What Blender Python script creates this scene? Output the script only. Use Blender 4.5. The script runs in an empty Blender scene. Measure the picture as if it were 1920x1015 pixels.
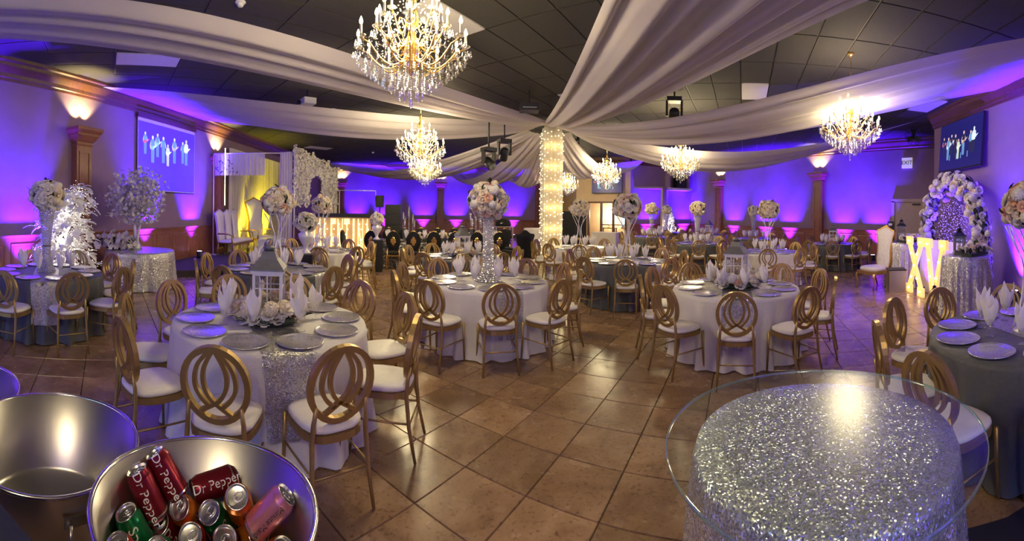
import bpy, math, random
from math import sin, cos, pi, sqrt, atan2, tan, radians as rad
from mathutils import Vector, Matrix, Quaternion
random.seed(7)
scene = bpy.context.scene
COL = scene.collection

# ------------------------------------------------------------------ camera (a level phone panorama: cylindrical projection)
F, Y0, CAMZ, ROLL, A0 = 759.8, 396.35, 1.676, -0.0127, 0.2135
cd = bpy.data.cameras.new('camera'); cam = bpy.data.objects.new('camera', cd); COL.objects.link(cam)
cd.type = 'PANO'
cd.panorama_type = 'CENTRAL_CYLINDRICAL'
cd.central_cylindrical_range_u_min = -960 / F
cd.central_cylindrical_range_u_max = 960 / F
cd.central_cylindrical_range_v_min = -(1015 - Y0) / F
cd.central_cylindrical_range_v_max = Y0 / F
cd.central_cylindrical_radius = 1.0
cd.clip_start = 0.02; cd.clip_end = 200
_f = Vector((sin(A0), cos(A0), 0)); _r = Vector((cos(A0), -sin(A0), 0)); _z = Vector((0, 0, 1))
_right = _r * cos(ROLL) - _z * sin(ROLL); _up = _r * sin(ROLL) + _z * cos(ROLL)
m = Matrix((_right, _up, -_f)).transposed().to_4x4(); m.translation = (0, 0, CAMZ)
cam.matrix_world = m
scene.camera = cam

# ------------------------------------------------------------------ world, exposure
w = bpy.data.worlds.new('world'); scene.world = w; w.use_nodes = True
w.node_tree.nodes['Background'].inputs[0].default_value = (0.42, 0.68, 1.0, 1)
w.node_tree.nodes['Background'].inputs[1].default_value = 1.6
vs = scene.view_settings
vs.view_transform = 'Standard'; vs.look = 'None'; vs.gamma = 1.0; vs.use_curve_mapping = False
vs.exposure = 0.68
scene.cycles.max_bounces = 5; scene.cycles.diffuse_bounces = 3; scene.cycles.glossy_bounces = 3; scene.cycles.transparent_max_bounces = 10
scene.cycles.sample_clamp_indirect = 4.0
CHAND_W, UP_W, SCONCE_W = 175.0, 5200.0, 60.0
WARM = (1.0, 0.83, 0.47); VIOLET = (0.065, 0.006, 1.0)

# ------------------------------------------------------------------ placing: a pixel column plus a distance gives a floor point
def hz(px): return Y0 - ROLL * F * sin((px - 960) / F)
def gp(px, d):
    a = (px - 960) / F + A0
    return Vector((d * sin(a), d * cos(a), 0))
def zat(px, py, d): return CAMZ - (py - hz(px)) / F * d
def P(px, py, d):
    v = gp(px, d); v.z = zat(px, py, d); return v

# ------------------------------------------------------------------ materials
MATS = {}
class NT:
    def __init__(s, name):
        s.m = bpy.data.materials.new(name); s.m.use_nodes = True
        s.t = s.m.node_tree; s.n = s.t.nodes; s.l = s.t.links
        s.b = s.n.get('Principled BSDF'); s.out = s.n.get('Material Output')
    def add(s, ty, **kw):
        n = s.n.new(ty)
        for k, v in kw.items():
            if k in n.inputs.keys(): n.inputs[k].default_value = v
            else: setattr(n, k, v)
        return n
    def link(s, a, b): s.l.new(a, b)
    def ramp(s, stops, fac):
        r = s.n.new('ShaderNodeValToRGB'); e = r.color_ramp.elements
        while len(e) < len(stops): e.new(0.5)
        for i, (p, c) in enumerate(stops): e[i].position = p; e[i].color = (*c, 1)
        s.link(fac, r.inputs[0]); return r.outputs[0]
def setp(b, col, rough=0.5, metal=0.0, **kw):
    b.inputs['Base Color'].default_value = (*col, 1); b.inputs['Roughness'].default_value = rough; b.inputs['Metallic'].default_value = metal
    for k, v in kw.items(): b.inputs[k].default_value = v
def plain(name, col, rough=0.5, metal=0.0, var=0.12, scale=18, bump=0.0, bscale=60, **kw):
    """colour with a soft procedural variation and an optional fine relief"""
    t = NT(name); setp(t.b, col, rough, metal, **kw)
    tc = t.add('ShaderNodeTexCoord')
    if var:
        nz = t.add('ShaderNodeTexNoise', Scale=scale, Detail=3.0); t.link(tc.outputs['Object'], nz.inputs['Vector'])
        lo = tuple(c * (1 - var) for c in col); hi = tuple(min(1, c * (1 + var)) for c in col)
        t.link(t.ramp([(0.3, lo), (0.7, hi)], nz.outputs['Fac']), t.b.inputs['Base Color'])
    if bump:
        nb = t.add('ShaderNodeTexNoise', Scale=bscale, Detail=4.0); t.link(tc.outputs['Object'], nb.inputs['Vector'])
        bp = t.add('ShaderNodeBump', Strength=bump, Distance=0.01); t.link(nb.outputs['Fac'], bp.inputs['Height']); t.link(bp.outputs[0], t.b.inputs['Normal'])
    MATS[name] = t.m; return t.m
def emit(name, col, s, sample=False):
    t = NT(name); setp(t.b, col, 0.4); t.b.inputs['Emission Color'].default_value = (*col, 1); t.b.inputs['Emission Strength'].default_value = s
    if not sample: t.m.cycles.emission_sampling = 'NONE'
    MATS[name] = t.m; return t.m
def wood(name, c1, c2, rough=0.35, sc=(6, 6, 0.7)):
    t = NT(name); setp(t.b, c1, rough)
    tc = t.add('ShaderNodeTexCoord'); mp = t.add('ShaderNodeMapping'); mp.inputs['Scale'].default_value = sc
    t.link(tc.outputs['Object'], mp.inputs[0])
    nz = t.add('ShaderNodeTexNoise', Scale=4.0, Detail=5.0, Roughness=0.6); nz.inputs['Distortion'].default_value = 0.8
    t.link(mp.outputs[0], nz.inputs['Vector']); t.link(t.ramp([(0.3, c2), (0.7, c1)], nz.outputs['Fac']), t.b.inputs['Base Color'])
    MATS[name] = t.m
def sequin(name, c1, c2, scale=110, amp=0.75, rough=0.22, metal=1.0):
    """small mirrored discs lying at random tilts"""
    t = NT(name); setp(t.b, c1, rough, metal)
    tc = t.add('ShaderNodeTexCoord'); vo = t.add('ShaderNodeTexVoronoi', Scale=scale); t.link(tc.outputs['Object'], vo.inputs['Vector'])
    geo = t.add('ShaderNodeNewGeometry')
    sub = t.add('ShaderNodeVectorMath', operation='SUBTRACT'); t.link(vo.outputs['Color'], sub.inputs[0]); sub.inputs[1].default_value = (.5, .5, .5)
    sc = t.add('ShaderNodeVectorMath', operation='SCALE'); t.link(sub.outputs[0], sc.inputs[0]); sc.inputs['Scale'].default_value = amp
    ad = t.add('ShaderNodeVectorMath', operation='ADD'); t.link(geo.outputs['Normal'], ad.inputs[0]); t.link(sc.outputs[0], ad.inputs[1])
    no = t.add('ShaderNodeVectorMath', operation='NORMALIZE'); t.link(ad.outputs[0], no.inputs[0]); t.link(no.outputs[0], t.b.inputs['Normal'])
    sp = t.add('ShaderNodeSeparateColor'); t.link(vo.outputs['Color'], sp.inputs[0])
    t.link(t.ramp([(0.1, c2), (0.8, c1)], sp.outputs[0]), t.b.inputs['Base Color'])
    MATS[name] = t.m
def clear(name, tint=(1, 1, 1), gloss=0.12, rough=0.03, edge=0.6, body=0.0):
    """thin clear glass: see-through with a fresnel reflection"""
    t = NT(name); t.n.remove(t.b)
    tr = t.add('ShaderNodeBsdfTransparent'); tr.inputs[0].default_value = (*tint, 1)
    gl = t.add('ShaderNodeBsdfGlossy', Roughness=rough); ge = t.add('ShaderNodeNewGeometry'); dt = t.add('ShaderNodeVectorMath', operation='DOT_PRODUCT'); t.link(ge.outputs['Incoming'], dt.inputs[0]); t.link(ge.outputs['Normal'], dt.inputs[1])
    ab = t.add('ShaderNodeMath', operation='ABSOLUTE'); t.link(dt.outputs['Value'], ab.inputs[0]); iv = t.add('ShaderNodeMath', operation='SUBTRACT'); iv.inputs[0].default_value = 1.0; t.link(ab.outputs[0], iv.inputs[1])
    pw = t.add('ShaderNodeMath', operation='POWER'); t.link(iv.outputs[0], pw.inputs[0]); pw.inputs[1].default_value = 5.0
    mr = t.add('ShaderNodeMapRange'); t.link(pw.outputs[0], mr.inputs[0]); mr.inputs[3].default_value = gloss; mr.inputs[4].default_value = edge
    mx = t.add('ShaderNodeMixShader'); t.link(mr.outputs[0], mx.inputs[0]); t.link(tr.outputs[0], mx.inputs[1]); t.link(gl.outputs[0], mx.inputs[2])
    last = mx.outputs[0]
    if body:
        df = t.add('ShaderNodeBsdfDiffuse'); df.inputs[0].default_value = (.9, .9, .92, 1)
        m2 = t.add('ShaderNodeMixShader'); m2.inputs[0].default_value = body; t.link(last, m2.inputs[1]); t.link(df.outputs[0], m2.inputs[2]); last = m2.outputs[0]
    t.link(last, t.out.inputs[0]); MATS[name] = t.m
def fabric(name, col, trans=0.35, see=0.0, bump=0.25, bscale=30, rough=0.9, sheen=.15):
    t = NT(name); setp(t.b, col, rough); t.b.inputs['Sheen Weight'].default_value = sheen
    tc = t.add('ShaderNodeTexCoord'); nb = t.add('ShaderNodeTexNoise', Scale=bscale, Detail=4.0); t.link(tc.outputs['Object'], nb.inputs['Vector'])
    bp = t.add('ShaderNodeBump', Strength=bump, Distance=0.01); t.link(nb.outputs['Fac'], bp.inputs['Height']); t.link(bp.outputs[0], t.b.inputs['Normal'])
    tl = t.add('ShaderNodeBsdfTranslucent'); tl.inputs[0].default_value = (*col, 1)
    mx = t.add('ShaderNodeMixShader'); mx.inputs[0].default_value = trans; t.link(t.b.outputs[0], mx.inputs[1]); t.link(tl.outputs[0], mx.inputs[2])
    last = mx.outputs[0]
    if see:
        tr = t.add('ShaderNodeBsdfTransparent'); m2 = t.add('ShaderNodeMixShader'); m2.inputs[0].default_value = see
        t.link(last, m2.inputs[1]); t.link(tr.outputs[0], m2.inputs[2]); last = m2.outputs[0]
    t.link(last, t.out.inputs[0]); MATS[name] = t.m

plain('wall_paint', (.255, .168, .20), .75, var=.05, scale=3, bump=.15, bscale=90)
plain('cream_paint', (.46, .34, .22), .75, var=.05, scale=3, bump=.12)
plain('ceiling_tile', (.046, .043, .038), .85, var=.35, scale=140, bump=.5, bscale=160)
plain('ceiling_grid', (.13, .12, .10), .6, var=0)
plain('diffuser', (.75, .73, .74), .45, var=.03)
plain('grout', (.06, .045, .032), .9)
wood('oak', (.30, .115, .05), (.20, .07, .03))
wood('oak_dark', (.13, .052, .026), (.075, .03, .015))
plain('gold', (.42, .285, .11), .40, .68, var=.1, scale=9)
plain('gold_bright', (.80, .52, .16), .25, .9, var=.08)
plain('seat_white', (.80, .77, .74), .45, var=.04, bump=.05)
fabric('linen_white', (.80, .77, .76), .15, bump=.5, bscale=26)
fabric('linen_grey', (.085, .09, .10), .05, bump=.5, bscale=26, rough=.55)
fabric('linen_navy', (.010, .011, .040), .0, bump=.3, sheen=0)
fabric('napkin', (.86, .83, .83), .3, bump=.4, bscale=60)
fabric('drape', (.76, .69, .72), .42, see=.06, bump=.12, bscale=12)
fabric('sheer', (.85, .82, .80), .4, see=.25, bump=.15)
fabric('curtain', (.85, .80, .66), .3, bump=.1)
fabric('velvet_black', (.006, .006, .008), .0, bump=.2, sheen=.03)
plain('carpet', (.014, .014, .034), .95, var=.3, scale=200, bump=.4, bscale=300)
plain('stage_carpet', (.06, .045, .05), .95, var=.3, scale=90, bump=.4, bscale=200)
sequin('sequin_silver', (.84, .83, .84), (.40, .40, .42), 135, .70, .26, .72)
sequin('sequin_runner', (.66, .65, .66), (.22, .22, .24), 230, .75, .32, .7)
sequin('sequin_fine', (.86, .85, .87), (.40, .40, .42), 180, .95, .26, .62)
sequin('sequin_black', (.30, .29, .30), (.02, .02, .02), 90, .8)
sequin('charger', (.80, .79, .81), (.64, .64, .66), 160, .14, .24, .82)
sequin('bead', (.96, .94, .96), (.70, .69, .74), 130, .5, .12, .6)
plain('steel', (.52, .50, .50), .34, 1.0, var=.06, scale=5)
plain('steel_rim', (.78, .76, .72), .18, 1.0, var=0)
plain('white_frame', (.72, .70, .70), .5, var=.06)
plain('white_metal', (.80, .78, .80), .3, .3, var=.04)
plain('roof_grey', (.16, .16, .16), .5, .3, var=.15)
plain('black', (.010, .010, .011), .5, var=.1)
plain('black_grille', (.018, .018, .018), .7, var=.5, scale=220, bump=.5, bscale=260)
plain('rose_cream', (.84, .72, .55), .7, var=.10, scale=26)
plain('rose_white', (.84, .79, .73), .7, var=.08, scale=26)
plain('rose_peach', (.85, .52, .34), .7, var=.12, scale=26)
plain('rose_pink', (.82, .62, .56), .7, var=.10, scale=26)
plain('leaf', (.018, .035, .016), .5, var=.3)
plain('leaf_grey', (.10, .14, .09), .6, var=.2)
plain('blossom', (.64, .60, .60), .7, var=.06)
plain('leaf_white', (.86, .84, .82), .6, var=.04)
plain('candle_wax', (.85, .80, .66), .5, var=.03)
plain('plastic_white', (.78, .77, .75), .4, var=.03)
plain('door_paint', (.42, .32, .24), .55, var=.05)
clear('glass', (1, 1, 1), .10, .03, 1.0); clear('pane', (.96, .96, .96), .02, .05, .9)
clear('crystal', (.97, .96, .95), .35, .06, .9, .04)
clear('acrylic', (.95, .95, .97), .18, .04, .7, .06)
clear('glass_edge', (.35, .75, .72), .25, .05, .8, .12)
clear('glass_top', (.94, .98, .98), .012, .22, .8)
emit('bulb', (1.0, .80, .36), 13.0)
emit('filament_led', (1.0, .80, .38), 12.0)
emit('led_white', (1.0, .93, .80), 6.0)
emit('marquee', (1.0, .62, .18), .60, True)
emit('booth_letter', (1.0, .70, .26), 1.15, True); emit('marquee_bulb', (1.0, .90, .62), 9.0)
emit('led_violet', (.62, .35, 1.0), 14.0)
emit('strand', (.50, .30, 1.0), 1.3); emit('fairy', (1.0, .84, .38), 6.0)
emit('screen_dark', (.010, .012, .06), 1.0)
emit('screen_blue', (.006, .006, .065), 1.0); emit('projected', (.055, .022, .46), 1.0)
emit('fig_pale', (.55, .68, .80), .6); emit('fig_teal', (.12, .28, .45), .6); emit('fig_skin', (.42, .30, .26), 1.0); emit('fig_dark', (.012, .014, .03), 1.0); emit('fig_green', (.35, .42, .26), 1.0); emit('fig_red', (.5, .06, .16), 1.0)
emit('daylight_pane', (.45, .70, .95), 1.8, True); emit('lobby_lamp', (1.0, .85, .5), 5.0)
emit('exit_face', (.75, .72, .80), .25)
for nm, c in (('can_maroon', (.22, .012, .025)), ('can_green', (.01, .20, .07)), ('can_orange', (.75, .20, .02)), ('can_red', (.55, .02, .03)), ('can_pink', (.80, .30, .36)), ('can_dark', (.03, .03, .035))):  # last entry: the shadow deep in the tub is put into its colour
    plain(nm, c, .28, .65, var=.05)
plain('alu', (.80, .79, .80), .22, 1.0, var=.05)
plain('ink_white', (.82, .80, .80), .4, var=0); plain('ink_navy', (.02, .03, .16), .4, var=0); plain('ink_dark', (.02, .02, .02), .5, var=0); plain('ink_green', (.02, .18, .05), .5, var=0)

# floor stone: one pattern over all tiles, a tone of its own per tile
TILE = .457; TH = -pi / 4
_gx, _gy = -.5309, 2.2487
G0 = Vector((_gx * cos(A0) + _gy * sin(A0), -_gx * sin(A0) + _gy * cos(A0), 0))
TI = Vector((cos(TH), sin(TH), 0)) * TILE; TJ = Vector((-sin(TH), cos(TH), 0)) * TILE
def stone():
    t = NT('stone'); setp(t.b, (.3, .2, .13), .22)
    g = t.add('ShaderNodeNewGeometry')
    mp = t.add('ShaderNodeMapping', vector_type='TEXTURE'); mp.inputs['Location'].default_value = G0; mp.inputs['Rotation'].default_value = (0, 0, TH); mp.inputs['Scale'].default_value = (TILE,) * 3
    t.link(g.outputs['Position'], mp.inputs[0])
    fl = t.add('ShaderNodeVectorMath', operation='FLOOR'); t.link(mp.outputs[0], fl.inputs[0])
    wn = t.add('ShaderNodeTexWhiteNoise', noise_dimensions='2D'); t.link(fl.outputs[0], wn.inputs[0])
    of = t.add('ShaderNodeVectorMath', operation='SCALE'); t.link(wn.outputs['Color'], of.inputs[0]); of.inputs['Scale'].default_value = 30
    ad = t.add('ShaderNodeVectorMath', operation='ADD'); t.link(g.outputs['Position'], ad.inputs[0]); t.link(of.outputs[0], ad.inputs[1])
    n1 = t.add('ShaderNodeTexNoise', Scale=3.2, Detail=7.0, Roughness=.62); n1.inputs['Distortion'].default_value = .6; t.link(ad.outputs[0], n1.inputs['Vector'])
    base = t.ramp([(.25, (.18, .105, .055)), (.5, (.31, .195, .11)), (.72, (.42, .285, .175)), (.85, (.53, .40, .28))], n1.outputs['Fac'])
    n2 = t.add('ShaderNodeTexNoise', Scale=38, Detail=4.0); t.link(ad.outputs[0], n2.inputs['Vector'])
    sp = t.ramp([(.28, (.45, .4, .38)), (.45, (1, 1, 1))], n2.outputs['Fac'])
    mu = t.add('ShaderNodeMix', data_type='RGBA', blend_type='MULTIPLY'); mu.inputs[0].default_value = .8; t.link(base, mu.inputs[6]); t.link(sp, mu.inputs[7])
    tone = t.ramp([(0, (.72, .70, .68)), (1, (1.15, 1.12, 1.1))], wn.outputs['Value'])
    m2 = t.add('ShaderNodeMix', data_type='RGBA', blend_type='MULTIPLY'); m2.inputs[0].default_value = 1.; t.link(mu.outputs[2], m2.inputs[6]); t.link(tone, m2.inputs[7])
    t.link(m2.outputs[2], t.b.inputs['Base Color'])
    n3 = t.add('ShaderNodeTexNoise', Scale=5, Detail=3.0); t.link(g.outputs['Position'], n3.inputs['Vector'])
    mr = t.add('ShaderNodeMapRange'); t.link(n3.outputs['Fac'], mr.inputs[0]); mr.inputs[3].default_value = .14; mr.inputs[4].default_value = .36; t.link(mr.outputs[0], t.b.inputs['Roughness'])
    bp = t.add('ShaderNodeBump', Strength=.12, Distance=.004); t.link(n1.outputs['Fac'], bp.inputs['Height']); t.link(bp.outputs[0], t.b.inputs['Normal'])
    MATS['stone'] = t.m
stone()

# ------------------------------------------------------------------ mesh building
class MB:
    def __init__(s): s.v = []; s.f = []; s.sm = []; s.mi = []
    def add(s, vs, fs, smooth=True, mi=0):
        o = len(s.v); s.v.extend([tuple(v) for v in vs]); s.f.extend([tuple(i + o for i in f) for f in fs]); s.sm.extend([smooth] * len(fs)); s.mi.extend([mi] * len(fs)); return s
    def box(s, c, h, M=None, mi=0):
        c = Vector(c); vs = [Vector((x * h[0], y * h[1], z * h[2])) for z in (-1, 1) for y in (-1, 1) for x in (-1, 1)]
        vs = [(M @ v if M else v) + c for v in vs]
        return s.add(vs, [(0, 2, 3, 1), (4, 5, 7, 6), (0, 1, 5, 4), (2, 6, 7, 3), (0, 4, 6, 2), (1, 3, 7, 5)], False, mi)
    def frus(s, c, b, t, h, mi=0):
        """box whose top is t=(hx,hy) and base b=(hx,hy), standing on c"""
        x, y, z = c; vs = [(x + sx * b[0], y + sy * b[1], z) for sy in (-1, 1) for sx in (-1, 1)] + [(x + sx * t[0], y + sy * t[1], z + h) for sy in (-1, 1) for sx in (-1, 1)]
        return s.add(vs, [(0, 2, 3, 1), (4, 5, 7, 6), (0, 1, 5, 4), (2, 6, 7, 3), (0, 4, 6, 2), (1, 3, 7, 5)], False, mi)
    def lathe(s, prof, n=16, c=(0, 0, 0), M=None, cap=True, smooth=True, mi=0):
        vs = []; fs = []
        for r, z in prof:
            for k in range(n):
                a = 2 * pi * k / n; v = Vector((r * cos(a), r * sin(a), z)); vs.append((M @ v if M else v) + Vector(c))
        for i in range(len(prof) - 1):
            for k in range(n): fs.append((i * n + k, i * n + (k + 1) % n, (i + 1) * n + (k + 1) % n, (i + 1) * n + k))
        if cap:
            if prof[0][0] > 1e-6: fs.append(tuple(range(n - 1, -1, -1)))
            if prof[-1][0] > 1e-6: fs.append(tuple((len(prof) - 1) * n + k for k in range(n)))
        return s.add(vs, fs, smooth, mi)
    def tube(s, pts, r, n=6, closed=False, cap=True, mi=0):
        pts = [Vector(p) for p in pts]; N = len(pts); rs = r if isinstance(r, (list, tuple)) else [r] * N
        vs = []; fs = []; up = None
        for i, p in enumerate(pts):
            a = pts[(i - 1) % N] if (i > 0 or closed) else p; b = pts[(i + 1) % N] if (i < N - 1 or closed) else p
            t = (b - a); t = t.normalized() if t.length > 1e-9 else Vector((0, 0, 1))
            if up is None: up = Vector((0, 0, 1)) if abs(t.z) < .9 else Vector((1, 0, 0))
            x = up.cross(t); x = x.normalized() if x.length > 1e-6 else Vector((1, 0, 0)); y = t.cross(x); up = y
            for k in range(n):
                q = 2 * pi * k / n; vs.append(p + x * cos(q) * rs[i] + y * sin(q) * rs[i])
        for i in range(N if closed else N - 1):
            j = (i + 1) % N
            for k in range(n): fs.append((i * n + k, i * n + (k + 1) % n, j * n + (k + 1) % n, j * n + k))
        if cap and not closed: fs.append(tuple(range(n - 1, -1, -1))); fs.append(tuple((N - 1) * n + k for k in range(n)))
        return s.add(vs, fs, True, mi)
    def band(s, uv, hw, hd, fr, closed=False, mi=0):
        """flat strip of wood swept along a path in a plane; fr = (origin, U, V, W)"""
        O, U, V, W = fr; N = len(uv); vs = []; fs = []
        for i in range(N):
            a = uv[(i - 1) % N] if (i > 0 or closed) else uv[i]; b = uv[(i + 1) % N] if (i < N - 1 or closed) else uv[i]
            tx, ty = b[0] - a[0], b[1] - a[1]; l = sqrt(tx * tx + ty * ty) or 1; nx, ny = -ty / l, tx / l
            for sw, sd in ((1, 1), (1, -1), (-1, -1), (-1, 1)):
                vs.append(O + U * (uv[i][0] + nx * hw * sw) + V * (uv[i][1] + ny * hw * sw) + W * hd * sd)
        for i in range(N if closed else N - 1):
            j = (i + 1) % N
            for k in range(4): fs.append((i * 4 + k, i * 4 + (k + 1) % 4, j * 4 + (k + 1) % 4, j * 4 + k))
        if not closed: fs.append((3, 2, 1, 0)); fs.append(tuple((N - 1) * 4 + k for k in range(4)))
        return s.add(vs, fs, False, mi)
    def grid(s, nu, nv, fn, smooth=True, mi=0, closed_u=False):
        vs = [fn(i / (nu if closed_u else nu - 1), j / (nv - 1)) for j in range(nv) for i in range(nu)]; fs = []
        for j in range(nv - 1):
            for i in range(nu if closed_u else nu - 1):
                k = (i + 1) % nu; fs.append((j * nu + i, j * nu + k, (j + 1) * nu + k, (j + 1) * nu + i))
        return s.add(vs, fs, smooth, mi)
    def ball(s, c, r, n=8, m=6, sc=(1, 1, 1), mi=0):
        prof = [(max(1e-7, r * sin(pi * i / m)), -r * cos(pi * i / m)) for i in range(m + 1)]
        return s.lathe(prof, n, c, Matrix.Diagonal(sc), False, True, mi)
    def merge(s, o, M, mi=None):
        off = len(s.v); s.v.extend([tuple(M @ Vector(v)) for v in o.v]); s.f.extend([tuple(i + off for i in f) for f in o.f]); s.sm.extend(o.sm); s.mi.extend(o.mi if mi is None else [mi] * len(o.f)); return s
    def mesh(s, name, mats):
        me = bpy.data.meshes.new(name); me.from_pydata(s.v, [], s.f)
        me.polygons.foreach_set('use_smooth', s.sm); me.polygons.foreach_set('material_index', s.mi)
        for mm in ([mats] if isinstance(mats, str) else mats): me.materials.append(MATS[mm])
        me.update(); return me
    def build(s, name, mats, parent=None, loc=None):
        return link(name, s.mesh(name, mats), parent, loc)
def link(name, me, parent=None, loc=None, rot=None, sc=None):
    o = bpy.data.objects.new(name, me); COL.objects.link(o)
    if parent: o.parent = parent
    if loc is not None: o.location = loc
    if rot is not None:
        if isinstance(rot, Quaternion): o.rotation_mode = 'QUATERNION'; o.rotation_quaternion = rot
        else: o.rotation_euler = rot
    if sc is not None: o.scale = (sc,) * 3 if isinstance(sc, (int, float)) else sc
    return o
def tag(o, label, cat, group=None, kind=None):
    o['label'] = label; o['category'] = cat
    if group: o['group'] = group
    if kind: o['kind'] = kind
    return o
def thing(name, label, cat, loc=(0, 0, 0), rz=0, group=None):
    o = link(name, None, None, loc, (0, 0, rz)); o.empty_display_size = .1; return tag(o, label, cat, group)
def struct(o): o['kind'] = 'structure'; return o
def stuff(o): o['kind'] = 'stuff'; return o
def copy_tree(o, parent=None):
    c = o.copy(); COL.objects.link(c); c.parent = parent
    for ch in o.children: copy_tree(ch, c)
    return c
def lamp(name, ty, loc, W, col, parent=None, r=.1, rot=None, **kw):
    ld = bpy.data.lights.new(name, ty); ld.energy = W; ld.color = col
    if ty in ('POINT', 'SPOT'): ld.shadow_soft_size = r
    for k, v in kw.items(): setattr(ld, k, v)
    o = bpy.data.objects.new(name, ld); COL.objects.link(o); o.location = loc
    if parent: o.parent = parent
    if rot is not None: o.rotation_mode = 'QUATERNION'; o.rotation_quaternion = rot
    return o
def aim(v): return Vector(v).to_track_quat('-Z', 'Y')
def up(v): return Vector(v).to_track_quat('Z', 'Y')
def Rz(a): return Matrix.Rotation(a, 4, 'Z')
def TR(loc, q=None, s=1.0):
    M = Matrix.Translation(Vector(loc))
    if q is not None: M = M @ (q.to_matrix().to_4x4() if isinstance(q, Quaternion) else q)
    return M @ Matrix.Scale(s, 4)
def text_mesh(txt, size, depth=.002, align='CENTER', spacing=1.0):
    c = bpy.data.curves.new('txt', 'FONT'); c.body = txt; c.size = size; c.extrude = depth; c.align_x = align; c.align_y = 'CENTER'; c.space_character = spacing
    c.resolution_u = 3
    o = bpy.data.objects.new('txt', c); COL.objects.link(o); bpy.context.view_layer.update()
    me = bpy.data.meshes.new_from_object(o.evaluated_get(bpy.context.evaluated_depsgraph_get()))
    bpy.data.objects.remove(o); bpy.data.curves.remove(c)
    b = MB(); b.add([tuple(v.co) for v in me.vertices], [tuple(p.vertices) for p in me.polygons], False); bpy.data.meshes.remove(me); return b
ORD = ['nearest the camera', 'first clockwise from nearest', 'second clockwise from nearest', 'third clockwise from nearest', 'fourth clockwise from nearest', 'fifth clockwise from nearest', 'sixth clockwise from nearest', 'seventh clockwise from nearest', 'eighth clockwise from nearest', 'ninth clockwise from nearest']

# ================================================================== THE ROOM
XL, XR, YB, YR, ZC, ZCOR, ZRAIL, ZCAP = -6.78, 13.76, 25.17, -5.0, 4.5, 4.13, 1.11, 3.40
# ---- floor: grout bed and stone tiles laid on the diagonal
bed = struct(MB().box(((XL + XR) / 2, (YB + YR) / 2 + 1, -.055), ((XR - XL) / 2 + .2, (YB - YR) / 2 + 1.2, .045)).build('floor', 'grout'))
def tile_mb():
    b = MB(); h = TILE / 2; g = .0022; e = .004
    b.add([(-h + g, -h + g, -.008), (h - g, -h + g, -.008), (h - g, h - g, -.008), (-h + g, h - g, -.008), (-h + g + e, -h + g + e, 0), (h - g - e, -h + g + e, 0), (h - g - e, h - g - e, 0), (-h + g + e, h - g - e, 0)],
          [(4, 5, 6, 7), (0, 1, 5, 4), (1, 2, 6, 5), (2, 3, 7, 6), (3, 0, 4, 7)], False); return b
tmb = tile_mb(); cand = []
for i in range(-75, 76):
    for j in range(-75, 76):
        c = G0 + TI * (i + .5) + TJ * (j + .5)
        if not (XL + .2 < c.x < XR - .2 and YR + .3 < c.y < YB - .2): continue
        if c.x - c.y > 7.0: continue
        d = c.length; a = atan2(c.x, c.y) - A0
        vis = abs(a) < 1.29 and CAMZ * F / max(d, .01) < 1015 - Y0 + 60
        cand.append((0 if vis else 1, d, c))
cand.sort(key=lambda q: (q[0], q[1]))
tme = tmb.mesh('tile', 'stone'); rest = MB()
for k, (v, d, c) in enumerate(cand):
    if k < 300: link('tile', tme, bed, c, (0, 0, TH))
    else: rest.merge(tmb, TR(c, Rz(TH)))
stuff(rest.build('distant_tiles', 'stone', bed))
# ---- ceiling: black lay-in tiles on the same diagonal
ceil = struct(MB().box(((XL + XR) / 2, (YB + YR) / 2, ZC + .06), ((XR - XL) / 2 + .2, (YB - YR) / 2 + .2, .05)).build('ceiling', 'ceiling_grid'))
CU = Vector((1, 1, 0)).normalized(); CV = Vector((-1, 1, 0)).normalized(); CW, CL = .61, 1.22; CO = Vector((.9, 6.2, 0))
def ctile_mb(mi=0):
    b = MB(); b.box((0, 0, 0), (CL / 2 - .014, CW / 2 - .014, .012)); return b
ctm = ctile_mb(); cme = ctm.mesh('ceiling_tile', 'ceiling_tile'); cand = []
troffers = set()
def tcell(x, y):
    v = Vector((x, y, 0)) - CO; return (math.floor(v.dot(CU) / CL), math.floor(v.dot(CV) / CW))
for xy in ((.75, 6.2), (6.35, 6.35), (3.3, 9.1), (-4.75, 6.1), (-5.0, 17.6), (4.0, 16.2), (-.4, 15.2), (9.6, 10.2), (-1.2, 1.2), (9.8, 3.6)): troffers.add(tcell(*xy))
for i in range(-26, 27):
    for j in range(-52, 53):
        c = CO + CU * CL * (i + .5) + CV * CW * (j + .5)
        if not (XL + .55 < c.x < XR - .55 and YR + .55 < c.y < YB - .55): continue
        d = c.length; a = atan2(c.x, c.y) - A0; vis = abs(a) < 1.3 and (ZC - CAMZ) * F / max(d, .01) < Y0 + 40
        cand.append((0 if vis else 1, d, c, (i, j)))
cand.sort(key=lambda q: (q[0], q[1])); rest = MB(); n = 0
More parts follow.
